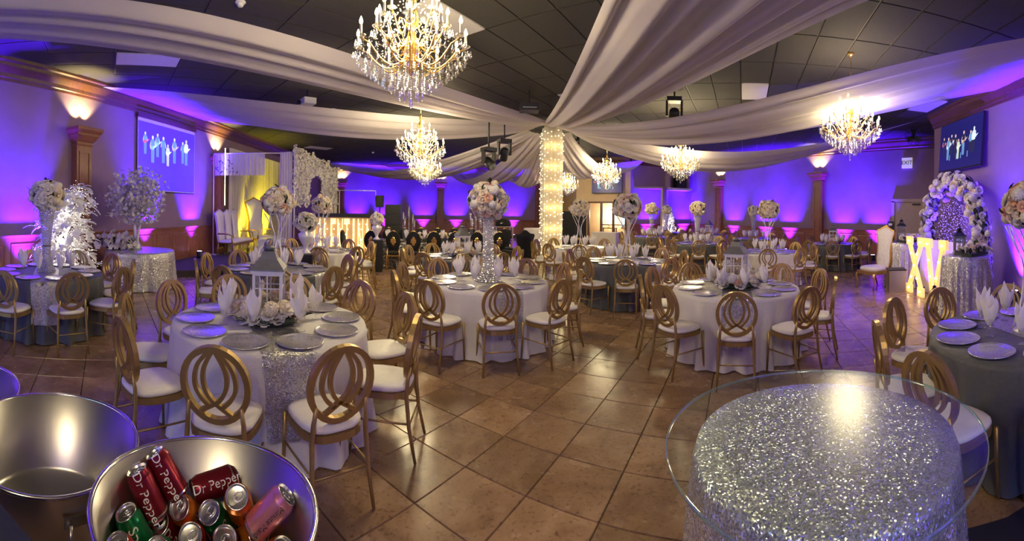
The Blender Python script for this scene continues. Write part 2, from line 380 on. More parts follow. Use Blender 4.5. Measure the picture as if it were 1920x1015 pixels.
for v, d, c, ij in cand:
    p = Vector((c.x, c.y, ZC))
    if ij in troffers:
        t = tag(link('ceiling_light', None, None, p, (0, 0, pi / 4)), '', 'ceiling light', 'unlit ceiling light panels')
        MB().box((0, 0, -.014), (CL / 2 - .03, CW / 2 - .03, .006)).build('diffuser', 'diffuser', t)
        fr = MB()
        for sx, sy, hx, hy in ((0, 1, CL / 2 - .012, .012), (0, -1, CL / 2 - .012, .012), (1, 0, .012, CW / 2 - .012), (-1, 0, .012, CW / 2 - .012)): fr.box((sx * (CL / 2 - .024), sy * (CW / 2 - .024), -.010), (hx, hy, .012))
        fr.build('frame', 'white_frame', t)
        t['label'] = 'white unlit ceiling panel ' + {tcell(.75, 6.2): 'beside the largest chandelier', tcell(6.35, 6.35): 'at right above the long drape', tcell(3.3, 9.1): 'in front of the draped pillar top', tcell(-4.75, 6.1): 'at upper left above the wooden cornice', tcell(-5, 17.6): 'far left above the flower garland wall', tcell(4, 16.2): 'just behind the draped pillar', tcell(-.4, 15.2): 'behind the two stacked chandeliers', tcell(9.6, 10.2): 'far right behind the drapes', tcell(-1.2, 1.2): 'above the camera, left of the large chandelier', tcell(9.8, 3.6): 'above the angled screen wall'}.get(ij, 'in the black ceiling')
        continue
    if n < 300: link('ceiling_tile', cme, ceil, p, (0, 0, pi / 4)); n += 1
    else: rest.merge(ctm, TR(p, Rz(pi / 4)))
stuff(rest.build('distant_ceiling_tiles', 'ceiling_tile', ceil))
# edge of the ceiling
b = MB()
for x0, x1, y0, y1 in ((XL, XL + .75, YR, YB), (XR - .75, XR, YR, YB), (XL, XR, YB - .75, YB), (XL, XR, YR, YR + .75)): b.box(((x0 + x1) / 2, (y0 + y1) / 2, ZC + .012), ((x1 - x0) / 2, (y1 - y0) / 2, .012))
b.build('ceiling_border', 'ceiling_tile', ceil)

# ---- walls
def wallbox(name, p0, p1, z0=0, z1=ZC, mat='wall_paint', th=.08, parent=None):
    """wall along p0->p1; the room lies on its left-hand side"""
    a, b_ = Vector((*p0, 0)), Vector((*p1, 0)); t = (b_ - a); L = t.length; t.normalize(); nrm = Vector((-t.y, t.x, 0))
    M = Matrix.Rotation(atan2(t.y, t.x), 4, 'Z'); c = (a + b_) / 2 - nrm * th
    mb = MB().box((c.x, c.y, (z0 + z1) / 2), (L / 2, th, (z1 - z0) / 2), M.to_3x3())
    return mb.build(name, mat, parent)
PROF = [(0, 4.10), (.035, 4.10), (.04, 4.15), (.06, 4.17), (.07, 4.24), (.14, 4.33), (.16, 4.36), (.17, 4.42), (.22, 4.44), (.23, 4.5), (0, 4.5)]
def trim(name, p0, p1, prof, mat, parent=None):
    a, b_ = Vector((*p0, 0)), Vector((*p1, 0)); t = (b_ - a).normalized(); nrm = Vector((-t.y, t.x, 0)); n = len(prof)
    vs = [q + nrm * dd + Vector((0, 0, z)) for q in (a, b_) for dd, z in prof]; fs = [(i, (i + 1) % n, n + (i + 1) % n, n + i) for i in range(n)] + [tuple(range(n - 1, -1, -1)), tuple(range(n, 2 * n))]
    return MB().add(vs, fs, False).build(name, mat, parent)
BASEP = [(0, 0), (.035, 0), (.035, .10), (.025, .13), (0, .13)]
RAILP = [(0, ZRAIL - .11), (.03, ZRAIL - .11), (.035, ZRAIL - .05), (.075, ZRAIL - .03), (.08, ZRAIL), (0, ZRAIL)]
pme = {}
def wainscot(p0, p1, parent, z0=0, pitch=.74):
    a, b_ = Vector((*p0, 0)), Vector((*p1, 0)); t = (b_ - a); L = t.length; t.normalize(); nrm = Vector((-t.y, t.x, 0)); ang = atan2(t.y, t.x)
    c = (a + b_) / 2 + nrm * .01
    MB().box((c.x, c.y, (z0 + ZRAIL - .05) / 2), (L / 2, .012, (ZRAIL - .05 - z0) / 2), Matrix.Rotation(ang, 3, 'Z')).build('wainscot_board', 'oak', parent)
    n = max(1, int(L / pitch)); pw = L / n; key = round(pw, 3)
    h = ZRAIL - .12 - .16 - z0
    if (key, z0) not in pme:
        q = MB(); hw = pw / 2 - .06; hh = h / 2 - .03
        vs = [(x * hw, 0, y * hh) for y in (-1, 1) for x in (-1, 1)] + [(x * (hw - .02), .020, y * (hh - .02)) for y in (-1, 1) for x in (-1, 1)] + [(x * (hw - .035), .008, y * (hh - .035)) for y in (-1, 1) for x in (-1, 1)] + [(x * (hw - .075), .016, y * (hh - .075)) for y in (-1, 1) for x in (-1, 1)]
        fs = []
        for o in (0, 4, 8): fs += [(o, o + 1, o + 5, o + 4), (o + 1, o + 3, o + 7, o + 5), (o + 3, o + 2, o + 6, o + 7), (o + 2, o, o + 4, o + 6)]
        fs.append((12, 13, 15, 14)); q.add(vs, fs, False); pme[(key, z0)] = q.mesh('panel', 'oak')
    for k in range(n):
        c = a + t * pw * (k + .5) + nrm * .021; link('panel', pme[(key, z0)], parent, (c.x, c.y, z0 + .15 + h / 2), (0, 0, ang))
    trim('chair_rail', p0, p1, RAILP, 'oak', parent)
wl = struct(wallbox('wall_left', (XL, YB), (XL, YR))); wainscot((XL, YB), (XL, YR), wl)
wb = struct(wallbox('wall_back', (XR, YB), (XL, YB))); wainscot((7.8, YB), (XL, YB), wb)
wr = struct(wallbox('wall_right', (XR, YR), (XR, YB))); wainscot((XR, 6.1), (XR, 17.9), wr)
struct(trim('trim_1', (XL, YB), (XL, YR), PROF, 'oak_dark')); struct(trim('trim_2', (XR, YB), (XL, YB), PROF, 'oak_dark')); struct(trim('trim_3', (XR, YR), (XR, YB), PROF, 'oak_dark'))
struct(trim('baseboard_left', (XL, YB), (XL, YR), BASEP, 'oak')); struct(trim('baseboard_back', (XR, YB), (XL, YB), BASEP, 'oak')); struct(trim('baseboard_right', (XR, YR), (XR, YB), BASEP, 'oak'))
# wall behind the camera, with a wide open doorway to daylight
wk = struct(wallbox('wall_rear', (XL, YR), (-5.2, YR)))
wallbox('wall_piece', (-1.2, YR), (XR, YR), parent=wk); wallbox('wall_piece', (-5.2, YR), (-1.2, YR), 2.7, ZC, parent=wk)
# angled wall at the right that carries the near screen (45 degrees to the room)
PA, PB = (10.85, 3.55), (2.5, -4.8)
wa = struct(wallbox('wall_angled', PB, PA)); wallbox('wall_return', PA, (XR, 3.55), parent=wa)
struct(trim('trim_4', PB, PA, PROF, 'oak_dark')); struct(trim('trim_5', PA, (XR, 3.55), PROF, 'oak_dark'))
# far corner: angled wall with the glazed doors and the far screen, then the blue wall with a speaker niche
FA, FB = Vector((7.8, 20.0, 0)), Vector((9.9, 17.9, 0)); fu = (FB - FA).normalized(); fn = Vector((-fu.y, fu.x, 0)) * -1; FL = (FB - FA).length
def fpt(s, out=0): return FA + fu * s + fn * out      # fn points into the room
def seg(name, s0, s1, z0, z1, parent, mat='cream_paint'):
    p0, p1 = fpt(s1), fpt(s0); return wallbox(name, (p0.x, p0.y), (p1.x, p1.y), z0, z1, mat, .08, parent)
D0, D1, DH = .72, 2.72, 2.15
wc = struct(seg('wall_corner', 0, D0, 0, ZC, None)); seg('wall_piece', D1, FL, 0, ZC, wc); seg('wall_piece', D0, D1, DH, ZC, wc)
wallbox('wall_piece', (7.8, 20.0), (7.8, YB), 0, ZC, 'cream_paint', .08, wc)
struct(trim('trim_6', (FB.x, FB.y), (FA.x, FA.y), PROF, 'oak_dark')); struct(trim('trim_7', (7.8, 20), (7.8, YB), PROF, 'oak_dark'))
wn = struct(wallbox('wall_alcove', (XR, 17.9), (9.9, 17.9))); wainscot((XR, 17.9), (9.95, 17.9), wn); struct(trim('trim_8', (XR, 17.9), (9.9, 17.9), PROF, 'oak_dark'))
# glazed doors in the corner wall, lobby behind
dr = struct(link('door_1', None)); fq = atan2(fu.y, fu.x)
def fbox(name, s0, s1, z0, z1, o0, o1, mat, parent):
    c = fpt((s0 + s1) / 2, (o0 + o1) / 2); return MB().box((c.x, c.y, (z0 + z1) / 2), ((s1 - s0) / 2, (o1 - o0) / 2, (z1 - z0) / 2), Matrix.Rotation(fq, 3, 'Z')).build(name, mat, parent)
for s0, s1 in ((D0 - .06, D0 + .03), (D1 - .03, D1 + .06), (1.36, 1.46), (2.02, 2.12)): fbox('door_frame', s0, s1, 0, DH, -.12, .03, 'oak_dark', dr)
fbox('door_frame', D0 - .06, D1 + .06, DH, DH + .09, -.12, .03, 'oak_dark', dr)
for s0, s1 in ((D0 + .03, 1.36), (1.46, 2.02), (2.12, D1 - .03)):
    fbox('pane', s0, s1, .08, DH, -.06, -.05, 'pane', dr)
    for z in (.06,): fbox('door_rail', s0, s1, z - .05, z + .03, -.09, -.02, 'oak_dark', dr)
fbox('door_rail', 1.46, 2.02, 1.02, 1.07, -.09, -.02, 'oak_dark', dr); fbox('door_rail', 2.12, D1 - .03, 1.02, 1.07, -.09, -.02, 'oak_dark', dr)
lob = struct(fbox('wall_lobby', -1.5, 4.6, 0, 3, -3.3, -3.2, 'cream_paint', None))
fbox('lobby_floor', -1.5, 4.6, -.02, .003, -3.2, -.16, 'stone', lob); fbox('lobby_ceiling', -1.5, 4.6, 2.9, 3, -3.3, -.16, 'wall_paint', lob)
fbox('lobby_wall', -1.5, -1.4, 0, 3, -3.3, -.16, 'cream_paint', lob); fbox('lobby_wall', 4.5, 4.6, 0, 3, -3.3, -.16, 'cream_paint', lob)
wd = struct(link('window_1', None))
for k in range(3): 
    s0 = 1.5 + k * .95
    fbox('pane', s0 + .05, s0 + .90, .9, 2.3, -3.19, -3.17, 'daylight_pane', wd); fbox('mullion', s0 - .04, s0 + .05, .8, 2.4, -3.19, -3.13, 'white_frame', wd)
    fbox('mullion', s0 + .05, s0 + .90, 1.55, 1.6, -3.17, -3.13, 'white_frame', wd)
lt = thing('table_lamp', 'warm lamp glowing on a console in the lobby behind the glass doors', 'lamp', fpt(.95, -2.6) + Vector((0, 0, .80)))
MB().lathe([(.09, 0), (.09, .02), (.03, .05), (.05, .15), (.02, .28)], 12).build('lamp_base', 'gold', lt); MB().lathe([(.16, .28), (.10, .50)], 14, cap=False).build('lamp_shade', 'lobby_lamp', lt)
lamp('lobby_light', 'POINT', (0, 0, .75), 170, (1, .8, .5), lt, .15)
cs = thing('console_table', 'wooden console under the lamp in the lobby behind the glass doors', 'table', fpt(.95, -2.6), fq)
MB().box((0, 0, .77), (.45, .2, .025)).build('tabletop', 'oak_dark', cs)
for sx in (-1, 1):
    for sy in (-1, 1): MB().box((sx * .4, sy * .16, .373), (.025, .025, .372)).build('leg', 'oak_dark', cs)
# exit door on the right wall
d2 = struct(link('door_2', None, None, (XR, 5.45, 0)))
MB().box((-.02, 0, 1.07), (.02, .55, 1.07)).build('door_leaf', 'door_paint', d2)
fr = MB(); fr.box((-.035, -.62, 1.1), (.035, .06, 1.1)); fr.box((-.035, .62, 1.1), (.035, .06, 1.1)); fr.box((-.035, 0, 2.22), (.035, .68, .06)); fr.build('door_frame', 'door_paint', d2)
MB().box((-.07, 0, 1.0), (.025, .42, .03)).build('push_bar', 'steel', d2); MB().box((-.06, -.3, 2.08), (.03, .15, .03)).build('door_closer', 'black', d2)
ex = thing('exit_sign', 'white lit EXIT sign with black letters high on the right wall', 'sign', P(1698, 305, 14.7)); ex.location.x = XR - .03; ex.rotation_euler = (0, 0, -pi / 2)
MB().box((0, 0, 0), (.20, .03, .19)).build('housing', 'exit_face', ex)
tb = text_mesh('EXIT', .21, .003); mq = Matrix.Translation((0, -.034, 0)) @ Matrix.Rotation(pi / 2, 4, 'X'); MB().merge(tb, mq).build('lettering', 'ink_dark', ex)

# ---- pilasters with warm up-lights on their capitals
def pil_mb():
    parts = {}
    b = MB(); b.box((0, .10, .15), (.27, .11, .15)); b.frus((0, .10, .30), (.27, .11), (.235, .095), .06); parts['plinth'] = b
    b = MB(); b.box((0, .09, 1.68), (.22, .09, 1.32)); parts['shaft'] = b
    b = MB(); b.box((0, .10, 1.62), (.24, .105, .03)); b.box((0, .10, 1.56), (.23, .10, .03)); parts['mid_band'] = b
    for nm, z0, z1 in (('raised_panel', .50, 1.46), ('raised_panel ', 1.74, 2.86)):
        b = MB(); zc = (z0 + z1) / 2; hh = (z1 - z0) / 2
        for sx in (-1, 1): b.box((sx * .14, .185, zc), (.016, .014, hh))
        for z in (z0, z1): b.box((0, .185, z), (.156, .014, .016))
        parts[nm] = b
    b = MB(); z = 3.0
    for h, e0, e1 in ((.03, .01, .02), (.05, .0, .0), (.03, .01, .03), (.10, .03, .09), (.04, .10, .10), (.06, .10, .14), (.05, .15, .15)):
        b.frus((0, .09 + e1 / 2, z), (.22 + e0, .09 + e0), (.22 + e1, .09 + e1), h); z += h
    b.frus((0, .16, z), (.37, .24), (.37, .24), .015); parts['capital'] = b
    parts['lamp_cup'] = MB().lathe([(.05, 3.37), (.055, 3.43)], 10)
    return {k: v.mesh(k.strip(), 'gold' if k == 'lamp_cup' else 'oak') for k, v in parts.items()}
pil = pil_mb()
def pilaster(p, rz, label, W=SCONCE_W):
    t = thing('pilaster', label, 'pilaster', (p[0], p[1], 0), rz, 'wooden wall pilasters')
    for k, me in pil.items():
        for sx in ((-1, 1) if k == 'lamp_cup' else (0,)): link(k.strip(), me, t, (sx * .13, .18 * abs(sx), 0))
    for sx in (-1, 1): lamp('sconce_light', 'SPOT', (sx * .13, .17, 3.50), W * 1.4, (1, .78, .34), t, .03, aim((0, -.10, 1)), spot_size=rad(95), spot_blend=.6)
pilaster((XL, 5.89), -pi / 2, 'dark oak pilaster with lit capital beside the glowing white tree')
pilaster((XL, 11.86), -pi / 2, 'dark oak pilaster between the projection screen and yellow curtains')
pilaster((-5.3, YB), pi, 'dark oak pilaster at far left behind the garland wall')
pilaster((.93, YB), pi, 'dark oak pilaster on the back wall behind the head table')
pilaster((7.2, YB), pi, 'dark oak pilaster on the back wall left of the draped pillar')
pilaster((XR, 15.46), pi / 2, 'farther oak pilaster on the right-hand blue wall')
pilaster((XR, 9.38), pi / 2, 'nearer oak pilaster on the right-hand blue wall')

# ---- LED up-lights along the walls
can_b = MB().lathe([(.085, .02), (.09, .05), (.09, .20), (.075, .21)], 14); can_b.box((0, 0, .01), (.11, .03, .012)); can_me = can_b.mesh('housing', 'black')
lens_me = MB().lathe([(.07, .212), (.0001, .216)], 12, cap=False).mesh('lens', 'led_violet')
def uplight(x, y, nx, ny, label, W=UP_W, col=VIOLET, z=0.0):
    t = thing('uplight', label, 'uplight', (x, y, z), 0, 'LED uplights along the walls'); link('housing', can_me, t); link('lens', lens_me, t)
    lamp('led', 'SPOT', (0, 0, .24), W, col, t, .05, aim((nx * .12, ny * .12, 1)), spot_size=rad(62), spot_blend=.95)
STZ = .16
for y, lb in ((1.0, 'black LED uplight by the left wall outside the frame edge'), (4.35, 'LED uplight at the left wall behind the leftmost table'), (8.14, 'LED uplight at the left wall behind the blossom tree'), (10.35, 'small LED uplight on the stage left of the second pilaster')): uplight(XL + .34, y, -1, 0, lb, z=STZ if y > 8 else 0)
for x, lb in ((-4.3, 'back wall LED uplight behind the lit letters'), (-2.5, 'back wall LED uplight beside the speaker stack'), (-.13, 'back wall LED uplight left of the middle pilaster'), (1.9, 'back wall LED uplight right of the middle pilaster'), (5.5, 'back wall LED uplight nearest the draped pillar')): uplight(x, YB - .34, 0, 1, lb)
for y, lb in ((14.4, 'right wall LED uplight just right of the farther pilaster'), (12.3, 'right wall LED uplight behind the lattice vase table'), (10.9, 'right wall LED uplight left of the nearer pilaster'), (8.2, 'right wall LED uplight right of the nearer pilaster'), (6.75, 'right wall LED uplight nearest the exit door')): uplight(XR - .34, y, 1, 0, lb)
uplight(10.9, 17.55, 0, 1, 'LED uplight at the alcove wall near the glass doors'); uplight(13.2, 17.55, 0, 1, 'LED uplight in the far right alcove corner')
uplight(XL + .34, -2.2, -1, 0, 'LED uplight at the left wall behind the camera')  # added out of view, to throw violet bounce on the foreground
for x, lb in ((-6.0, 'left corner'), (-.4, 'beside the doorway'), (2.0, 'right part')): uplight(x, YR + .34, 0, -1, 'LED uplight at the wall behind the camera, %s' % lb)  # three more unseen fixtures added for the same violet fill
p = gp(1903, 8.0); uplight(p.x, p.y, .7, -.7, 'LED uplight at the angled wall by the right frame edge')
# speaker shelf on the alcove wall
sh = thing('speaker_shelf', 'white wall shelf holding a black speaker on the far blue wall', 'shelf', (12.65, 17.89, 2.9)); MB().box((0, -.28, .05), (.72, .28, .06)).build('shelf_board', 'white_frame', sh); MB().box((-.6, -.2, .5), (.05, .2, .40)).build('shelf_side', 'wall_paint', sh); MB().box((.6, -.2, .5), (.05, .2, .40)).build('shelf_side', 'wall_paint', sh)
sp = thing('shelf_speaker', 'black speaker standing on the white wall shelf', 'speaker', (12.7, 17.6, 3.012)); MB().box((0, 0, .38), (.24, .18, .38)).build('cabinet', 'black', sp); MB().box((0, -.185, .38), (.21, .008, .34)).build('grille', 'black_grille', sp)

# ---- stage platform along the left wall
stage_pts = [(XL, 7.0), (-5.75, 7.75), (-5.0, 8.6), (-4.2, 9.7), (-3.3, 11.2), (-3.3, 16.6), (XL, 16.6)]
n = len(stage_pts)
st = struct(MB().add([(x, y, 0) for x, y in stage_pts] + [(x, y, STZ) for x, y in stage_pts], [tuple(range(n, 2 * n))] + [(i, (i + 1) % n, n + (i + 1) % n, n + i) for i in range(n)], False).build('floor_stage', 'stage_carpet'))
# dark carpet at the lower right
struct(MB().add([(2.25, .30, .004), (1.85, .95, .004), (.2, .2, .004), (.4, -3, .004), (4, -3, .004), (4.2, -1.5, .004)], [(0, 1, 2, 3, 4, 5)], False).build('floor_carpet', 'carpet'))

# ================================================================== CEILING DRAPES AND THE DRAPED PILLAR
PC = gp(1033, 13.0)
pl = thing('draped_pillar', 'square pillar wrapped in white fabric glowing with yellow fairy lights', 'pillar', PC)
MB().box((0, 0, 2.25), (.20, .20, 2.25)).build('core', 'cream_paint', pl)
def pillar_cloth(u, v):
    a = u * 2 * pi; z = .02 + v * 4.33; r = .31 + .028 * sin(a * 13) * (1.15 - .6 * v) - .10 * max(0, v - .86) / .14
    q = max(abs(cos(a)), abs(sin(a))); k = .35 / q * .55 + r * .45
    return (k * cos(a) * .98, k * sin(a) * .98, z)
MB().grid(96, 16, pillar_cloth, closed_u=True).build('pillar_cloth', 'sheer', pl)
fl = MB(); rnd = random.Random(3)
for k in range(20):
    a = 2 * pi * k / 20 + rnd.uniform(-.05, .05); z = .1
    while z < 4.25:
        q = max(abs(cos(a)), abs(sin(a))); r = (.35 / q * .55 + .31 * .45) + rnd.uniform(-.01, .03); fl.ball((r * cos(a), r * sin(a), z), .0085 + rnd.random() * .006, 5, 4); z += rnd.uniform(.13, .30)
stuff(fl.build('fairy_lights', 'fairy', pl))
MB().lathe([(.16, 4.30), (.20, 4.33), (.20, 4.40), (.15, 4.44)], 16).build('tie_band', 'drape', pl)
for z in (.5, 1.15, 1.8, 2.45, 3.1, 3.75):
    for a in (-2.35, -1.57, -.75): lamp('fairy_glow', 'POINT', (.285 * cos(a), .285 * sin(a), z), 1.5, (1, .80, .24), pl, .10)
def swag(label, A, B, zA, zB, sag, folds, amp, seed, t0=.02, wpow=.75, cup=.18, n=(44, 40)):
    """sheer cloth gathered at the pillar head and fanning out to a fixing line A-B"""
    A = Vector((*A, zA)); B = Vector((*B, zB)); top = PC + Vector((0, 0, 4.36)); r = random.Random(seed); ph = [r.uniform(0, 6.28) for _ in range(4)]
    mid = (A + B) / 2; dr = (mid - top); dr.z = 0; dr.normalize(); side = Vector((-dr.y, dr.x, 0))
    if side.dot(B - A) < 0: side = -side
    def fn(u, v):
        t = t0 + (1 - t0) * v; s = u
        P0 = top + dr * .14 + side * (s - .5) * .30; P1 = A.lerp(B, s); wv = t ** wpow
        q = P0.lerp(P1, t); ctr = top.lerp(mid, t); q = ctr + (q - ctr) * (wv / max(t, 1e-3) if t < 1 else 1)
        q.z = top.z + (P1.z - top.z) * t
        g = 4 * t * (1 - t)
        q.z -= sag * g * (1 + .25 * sin(pi * t)) * (1 - .12 * (2 * s - 1) ** 2) + cup * g * (1 - (2 * s - 1) ** 2) * .6
        fo = sin(2 * pi * folds * s + ph[0] + 1.3 * t) * .6 + sin(2 * pi * folds * 1.7 * s + ph[1]) * .4 + .5 * sin(2 * pi * folds * .45 * s + ph[2])
        q.z += amp * fo * (1 - t) ** .7 * min(1, t * 9) + amp * .25 * fo * g
        return tuple(q)
    o = MB().grid(n[0] + 1, n[1] + 1, fn).build('ceiling_drape', 'drape'); return tag(o, label, 'drape', 'sheer ceiling drapes fanned out from the pillar')
Z1 = 4.42
swag('broad white drape crossing the upper left, passing under the largest chandelier', (XL + .05, 1.3), (XL + .05, -1.3), Z1, Z1, .52, 5, .07, 1)
swag('white drape running to the left wall above the projection screen', (XL + .05, 10.8), (XL + .05, 6.4), Z1, Z1, .50, 5, .07, 2)
swag('white drape sagging low toward the far left corner over the garland wall', (-2.6, YB - .1), (-6.6, YB - 2.2), Z1, Z1, .95, 5, .06, 3)
swag('narrow white drape hanging to the back wall, left of the pillar', (2.9, YB - .1), (.6, YB - .1), Z1, Z1, 1.15, 4, .06, 4)
swag('shortest white drape tucked directly behind the pillar', (6.6, YB - .1), (4.7, YB - .1), Z1, Z1, 1.15, 4, .06, 5)
swag('white drape sagging toward the glass doors behind the pillar', (10.6, 17.6), (8.2, 20.0), Z1, Z1, .95, 4, .06, 6)
swag('white drape running to the right wall above the two oak pilasters', (10.9, 4.0), (XR - .1, 9.0), Z1, Z1, .98, 6, .07, 7)
swag('long white drape stretched across the upper right to the angled wall', (5.7, -1.0), (8.6, 1.2), Z1, Z1, .82, 6, .07, 8, wpow=.85)
swag('widest white drape rising overhead at the top centre', (-.2, -4.6), (2.6, -4.3), Z1, Z1, .72, 6, .08, 9, wpow=.78)

# ================================================================== CHANDELIERS
drop_mb = MB().lathe([(.0001, 0), (.004, -.006), (.011, -.034), (.013, -.044), (.009, -.056), (.0001, -.064)], 6, smooth=False)
bead_mb = MB().lathe([(.0001, .008), (.008, 0), (.0001, -.008)], 6, smooth=False)
drop_me = drop_mb.mesh('crystal_drop', 'crystal')
flame_mb = MB().lathe([(.008, 0), (.016, .014), (.018, .026), (.012, .045), (.004, .066), (.0001, .072)], 8)
bulb_me = flame_mb.mesh('candle_bulb', 'bulb'); candle_me = MB().lathe([(.0115, 0), (.0115, .105)], 8).mesh('candle_sleeve', 'candle_wax')
pan_me = MB().lathe([(.0001, -.006), (.022, -.002), (.042, .016), (.044, .020), (.02, .008), (.014, .012)], 10, cap=False).mesh('drip_pan', 'crystal')
def arm_mb(R, z0, zt):
    pts = []
    for k in range(11):
        t = k / 10; r = .05 + (R - .05) * t; z = z0 - .10 * sin(pi * min(1, t * 1.25)) + (zt - z0) * t ** 2.2; pts.append((r, 0, z))
    b = MB().tube(pts, .008, 5); b.tube([(.05 + (R * .42) * (1 - t_) + .0, 0, z0 + .06 * sin(t_ * 6) + .05 * t_) for t_ in [i / 8 for i in range(9)]], .005, 4); return b
TIERS = ((12, .50, -.42, -.31), (8, .33, -.26, -.12), (4, .19, -.10, .05))
arm_mes = [arm_mb(R, z0, zt).mesh('arm', 'gold_bright') for n_, R, z0, zt in TIERS]
stem_me = MB().lathe([(.012, .42), (.02, .38), (.035, .33), (.02, .27), (.05, .20), (.06, .15), (.03, .08), (.055, .0), (.065, -.08), (.03, -.16), (.06, -.26), (.075, -.36), (.04, -.44), (.055, -.50), (.02, -.56), (.0001, -.58)], 12).mesh('stem', 'gold_bright')
def strings(detail):
    """bead swags between arms and the beaded basket below"""
    b = MB(); r = random.Random(5)
    for (n_, R, z0, zt) in TIERS:
        for k in range(n_):
            a0 = 2 * pi * k / n_; a1 = 2 * pi * (k + 1) / n_; m_ = 9 if detail else 5
            for i in range(m_ + 1):
                t = i / m_; a = a0 + (a1 - a0) * t; z = zt - .01 - .10 * 4 * t * (1 - t); b.merge(bead_mb, TR((R * cos(a), R * sin(a), z)))
            for i in range(m_): 
                t = i / m_; rr = R * (1 - t) + .05 * t; b.merge(bead_mb, TR((rr * cos(a0), rr * sin(a0), zt + .02 + (.30) * t * t - .05 * sin(pi * t))))
    for ring, nn, zz, ln in ((.50, 36, -.36, 3), (.43, 30, -.41, 4), (.35, 26, -.44, 5), (.27, 22, -.48, 6), (.19, 16, -.52, 7), (.11, 10, -.56, 8), (.03, 4, -.58, 9)):
        for k in range(nn):
            a = 2 * pi * k / nn + ring * 3
            for i in range(ln): b.merge(bead_mb, TR((ring * cos(a), ring * sin(a), zz - i * .021)))
    return b
def drops():
    L = []
    for (n_, R, z0, zt) in TIERS:
        for k in range(n_):
            a = 2 * pi * k / n_
            for da, dr, dz, s in ((-.07, .02, -.03, 1), (.07, .02, -.03, 1), (0, .045, -.02, 1.15), (0, -.07, -.08, 1)): L.append(((R + dr) * cos(a + da * .5 / R), (R + dr) * sin(a + da * .5 / R), zt + dz, s))
    for ring, nn, zz, s in ((.50, 36, -.42, .9), (.43, 30, -.49, .95), (.35, 26, -.55, .95), (.27, 22, -.61, 1.0), (.19, 16, -.67, 1.0), (.11, 10, -.73, 1.05)):
        for k in range(nn): a = 2 * pi * k / nn + ring * 3; L.append((ring * cos(a), ring * sin(a), zz, s))
    L.append((0, 0, -.78, 1.5)); return L
str_near = strings(True).mesh('bead_strings', 'crystal'); str_far = strings(False).mesh('bead_strings', 'crystal')
dj = MB()
for x, y, z, s in drops(): dj.merge(drop_mb, TR((x, y, z), None, s))
drop_join = dj.mesh('crystal_drops', 'crystal')
def chandelier(p, zc, label, near=False, W=CHAND_W, sc=1.0, rz=0.0):
    """zc: height of the stem centre"""
    t = thing('chandelier', label, 'chandelier', (p.x, p.y, zc), rz, 'gold crystal candle chandeliers'); t.scale = (sc,) * 3
    link('stem', stem_me, t)
    top = (ZC - zc) / sc
    MB().tube([(0, 0, .42), (0, 0, top - .03)], .006, 6).build('chain', 'gold_bright', t); MB().lathe([(.02, top - .07), (.05, top - .05), (.065, top - .002)], 14).build('ceiling_rose', 'gold_bright', t)
    for (n_, R, z0, zt), am in zip(TIERS, arm_mes):
        for k in range(n_):
            a = 2 * pi * k / n_; arm = link('arm', am, t, rot=(0, 0, a)); 
            link('drip_pan', pan_me, arm, (R, 0, zt)); link('candle', candle_me, arm, (R, 0, zt + .01)); link('candle_bulb', bulb_me, arm, (R, 0, zt + .115))
    if near:
        for x, y, z, s in drops(): link('crystal_drop', drop_me, t, (x, y, z), sc=s)
    else: stuff(link('crystal_drops', drop_join, t))
    stuff(link('bead_strings', str_near if near else str_far, t))
    lamp('chandelier_glow', 'POINT', (0, 0, .02), W * .62, WARM, t, .34); lamp('chandelier_glow', 'POINT', (0, 0, -.22), W * .74, WARM, t, .24)
chandelier(gp(768, 3.75), 3.49, 'largest chandelier hanging overhead at the top of the picture', True, CHAND_W * .8)
chandelier(gp(787, 8.6), 3.30, 'chandelier hanging second behind the largest one, upper of two overlapping', rz=.2)
chandelier(gp(796, 12.9), 3.30, 'lower of the two overlapping chandeliers above the head table', rz=.1)
chandelier(gp(1593, 7.0), 3.50, 'rightmost chandelier, hanging below the long right-hand drape', rz=.3)
chandelier(gp(1275, 10.9), 3.36, 'chandelier hanging right of the pillar between two drapes', rz=.15)
chandelier(gp(1137, 14.6), 3.38, 'chandelier hanging in front of the far television', rz=.25)
chandelier(gp(1063, 18.6), 3.25, 'farthest chandelier, half hidden by the draped pillar', rz=.4)
chandelier(Vector((-.2, -1.6, 0)), 3.35, 'chandelier behind the camera', W=CHAND_W * .75, rz=.1)

# ================================================================== CHAIRS
def pillow(hx, hy, z0, h, taper=.88, n=28, ex=3.2):
    """domed seat pad: rounded-square outline, narrower at the back"""
    b = MB(); prof = [(.90, 0), (1.0, .25), (1.0, .55), (.93, .82), (.75, .96), (.4, 1.0), (.0001, 1.02)]; vs = []; fs = []
    for r, z in prof:
        for k in range(n):
            a = 2 * pi * k / n; c, s = cos(a), sin(a); q = (abs(c) ** ex + abs(s) ** ex) ** (-1 / ex); x, y = c * q * r, s * q * r
            vs.append((x * hx * (taper + (1 - taper) * (y + 1) / 2), y * hy, z0 + z * h))
    for i in range(len(prof) - 1):
        for k in range(n): fs.append((i * n + k, i * n + (k + 1) % n, (i + 1) * n + (k + 1) % n, (i + 1) * n + k))
    fs.append(tuple(range(n - 1, -1, -1))); return b.add(vs, fs)
ch_c = Vector((0, -.205, .722)); tl = .14
ch_fr = (ch_c, Vector((1, 0, 0)), Vector((0, -tl, 1)).normalized(), Vector((0, 1, tl)).normalized()); OA, OB = .185, .207
def ell(a, b, n=32): return [(a * cos(2 * pi * k / n), b * sin(2 * pi * k / n)) for k in range(n)]
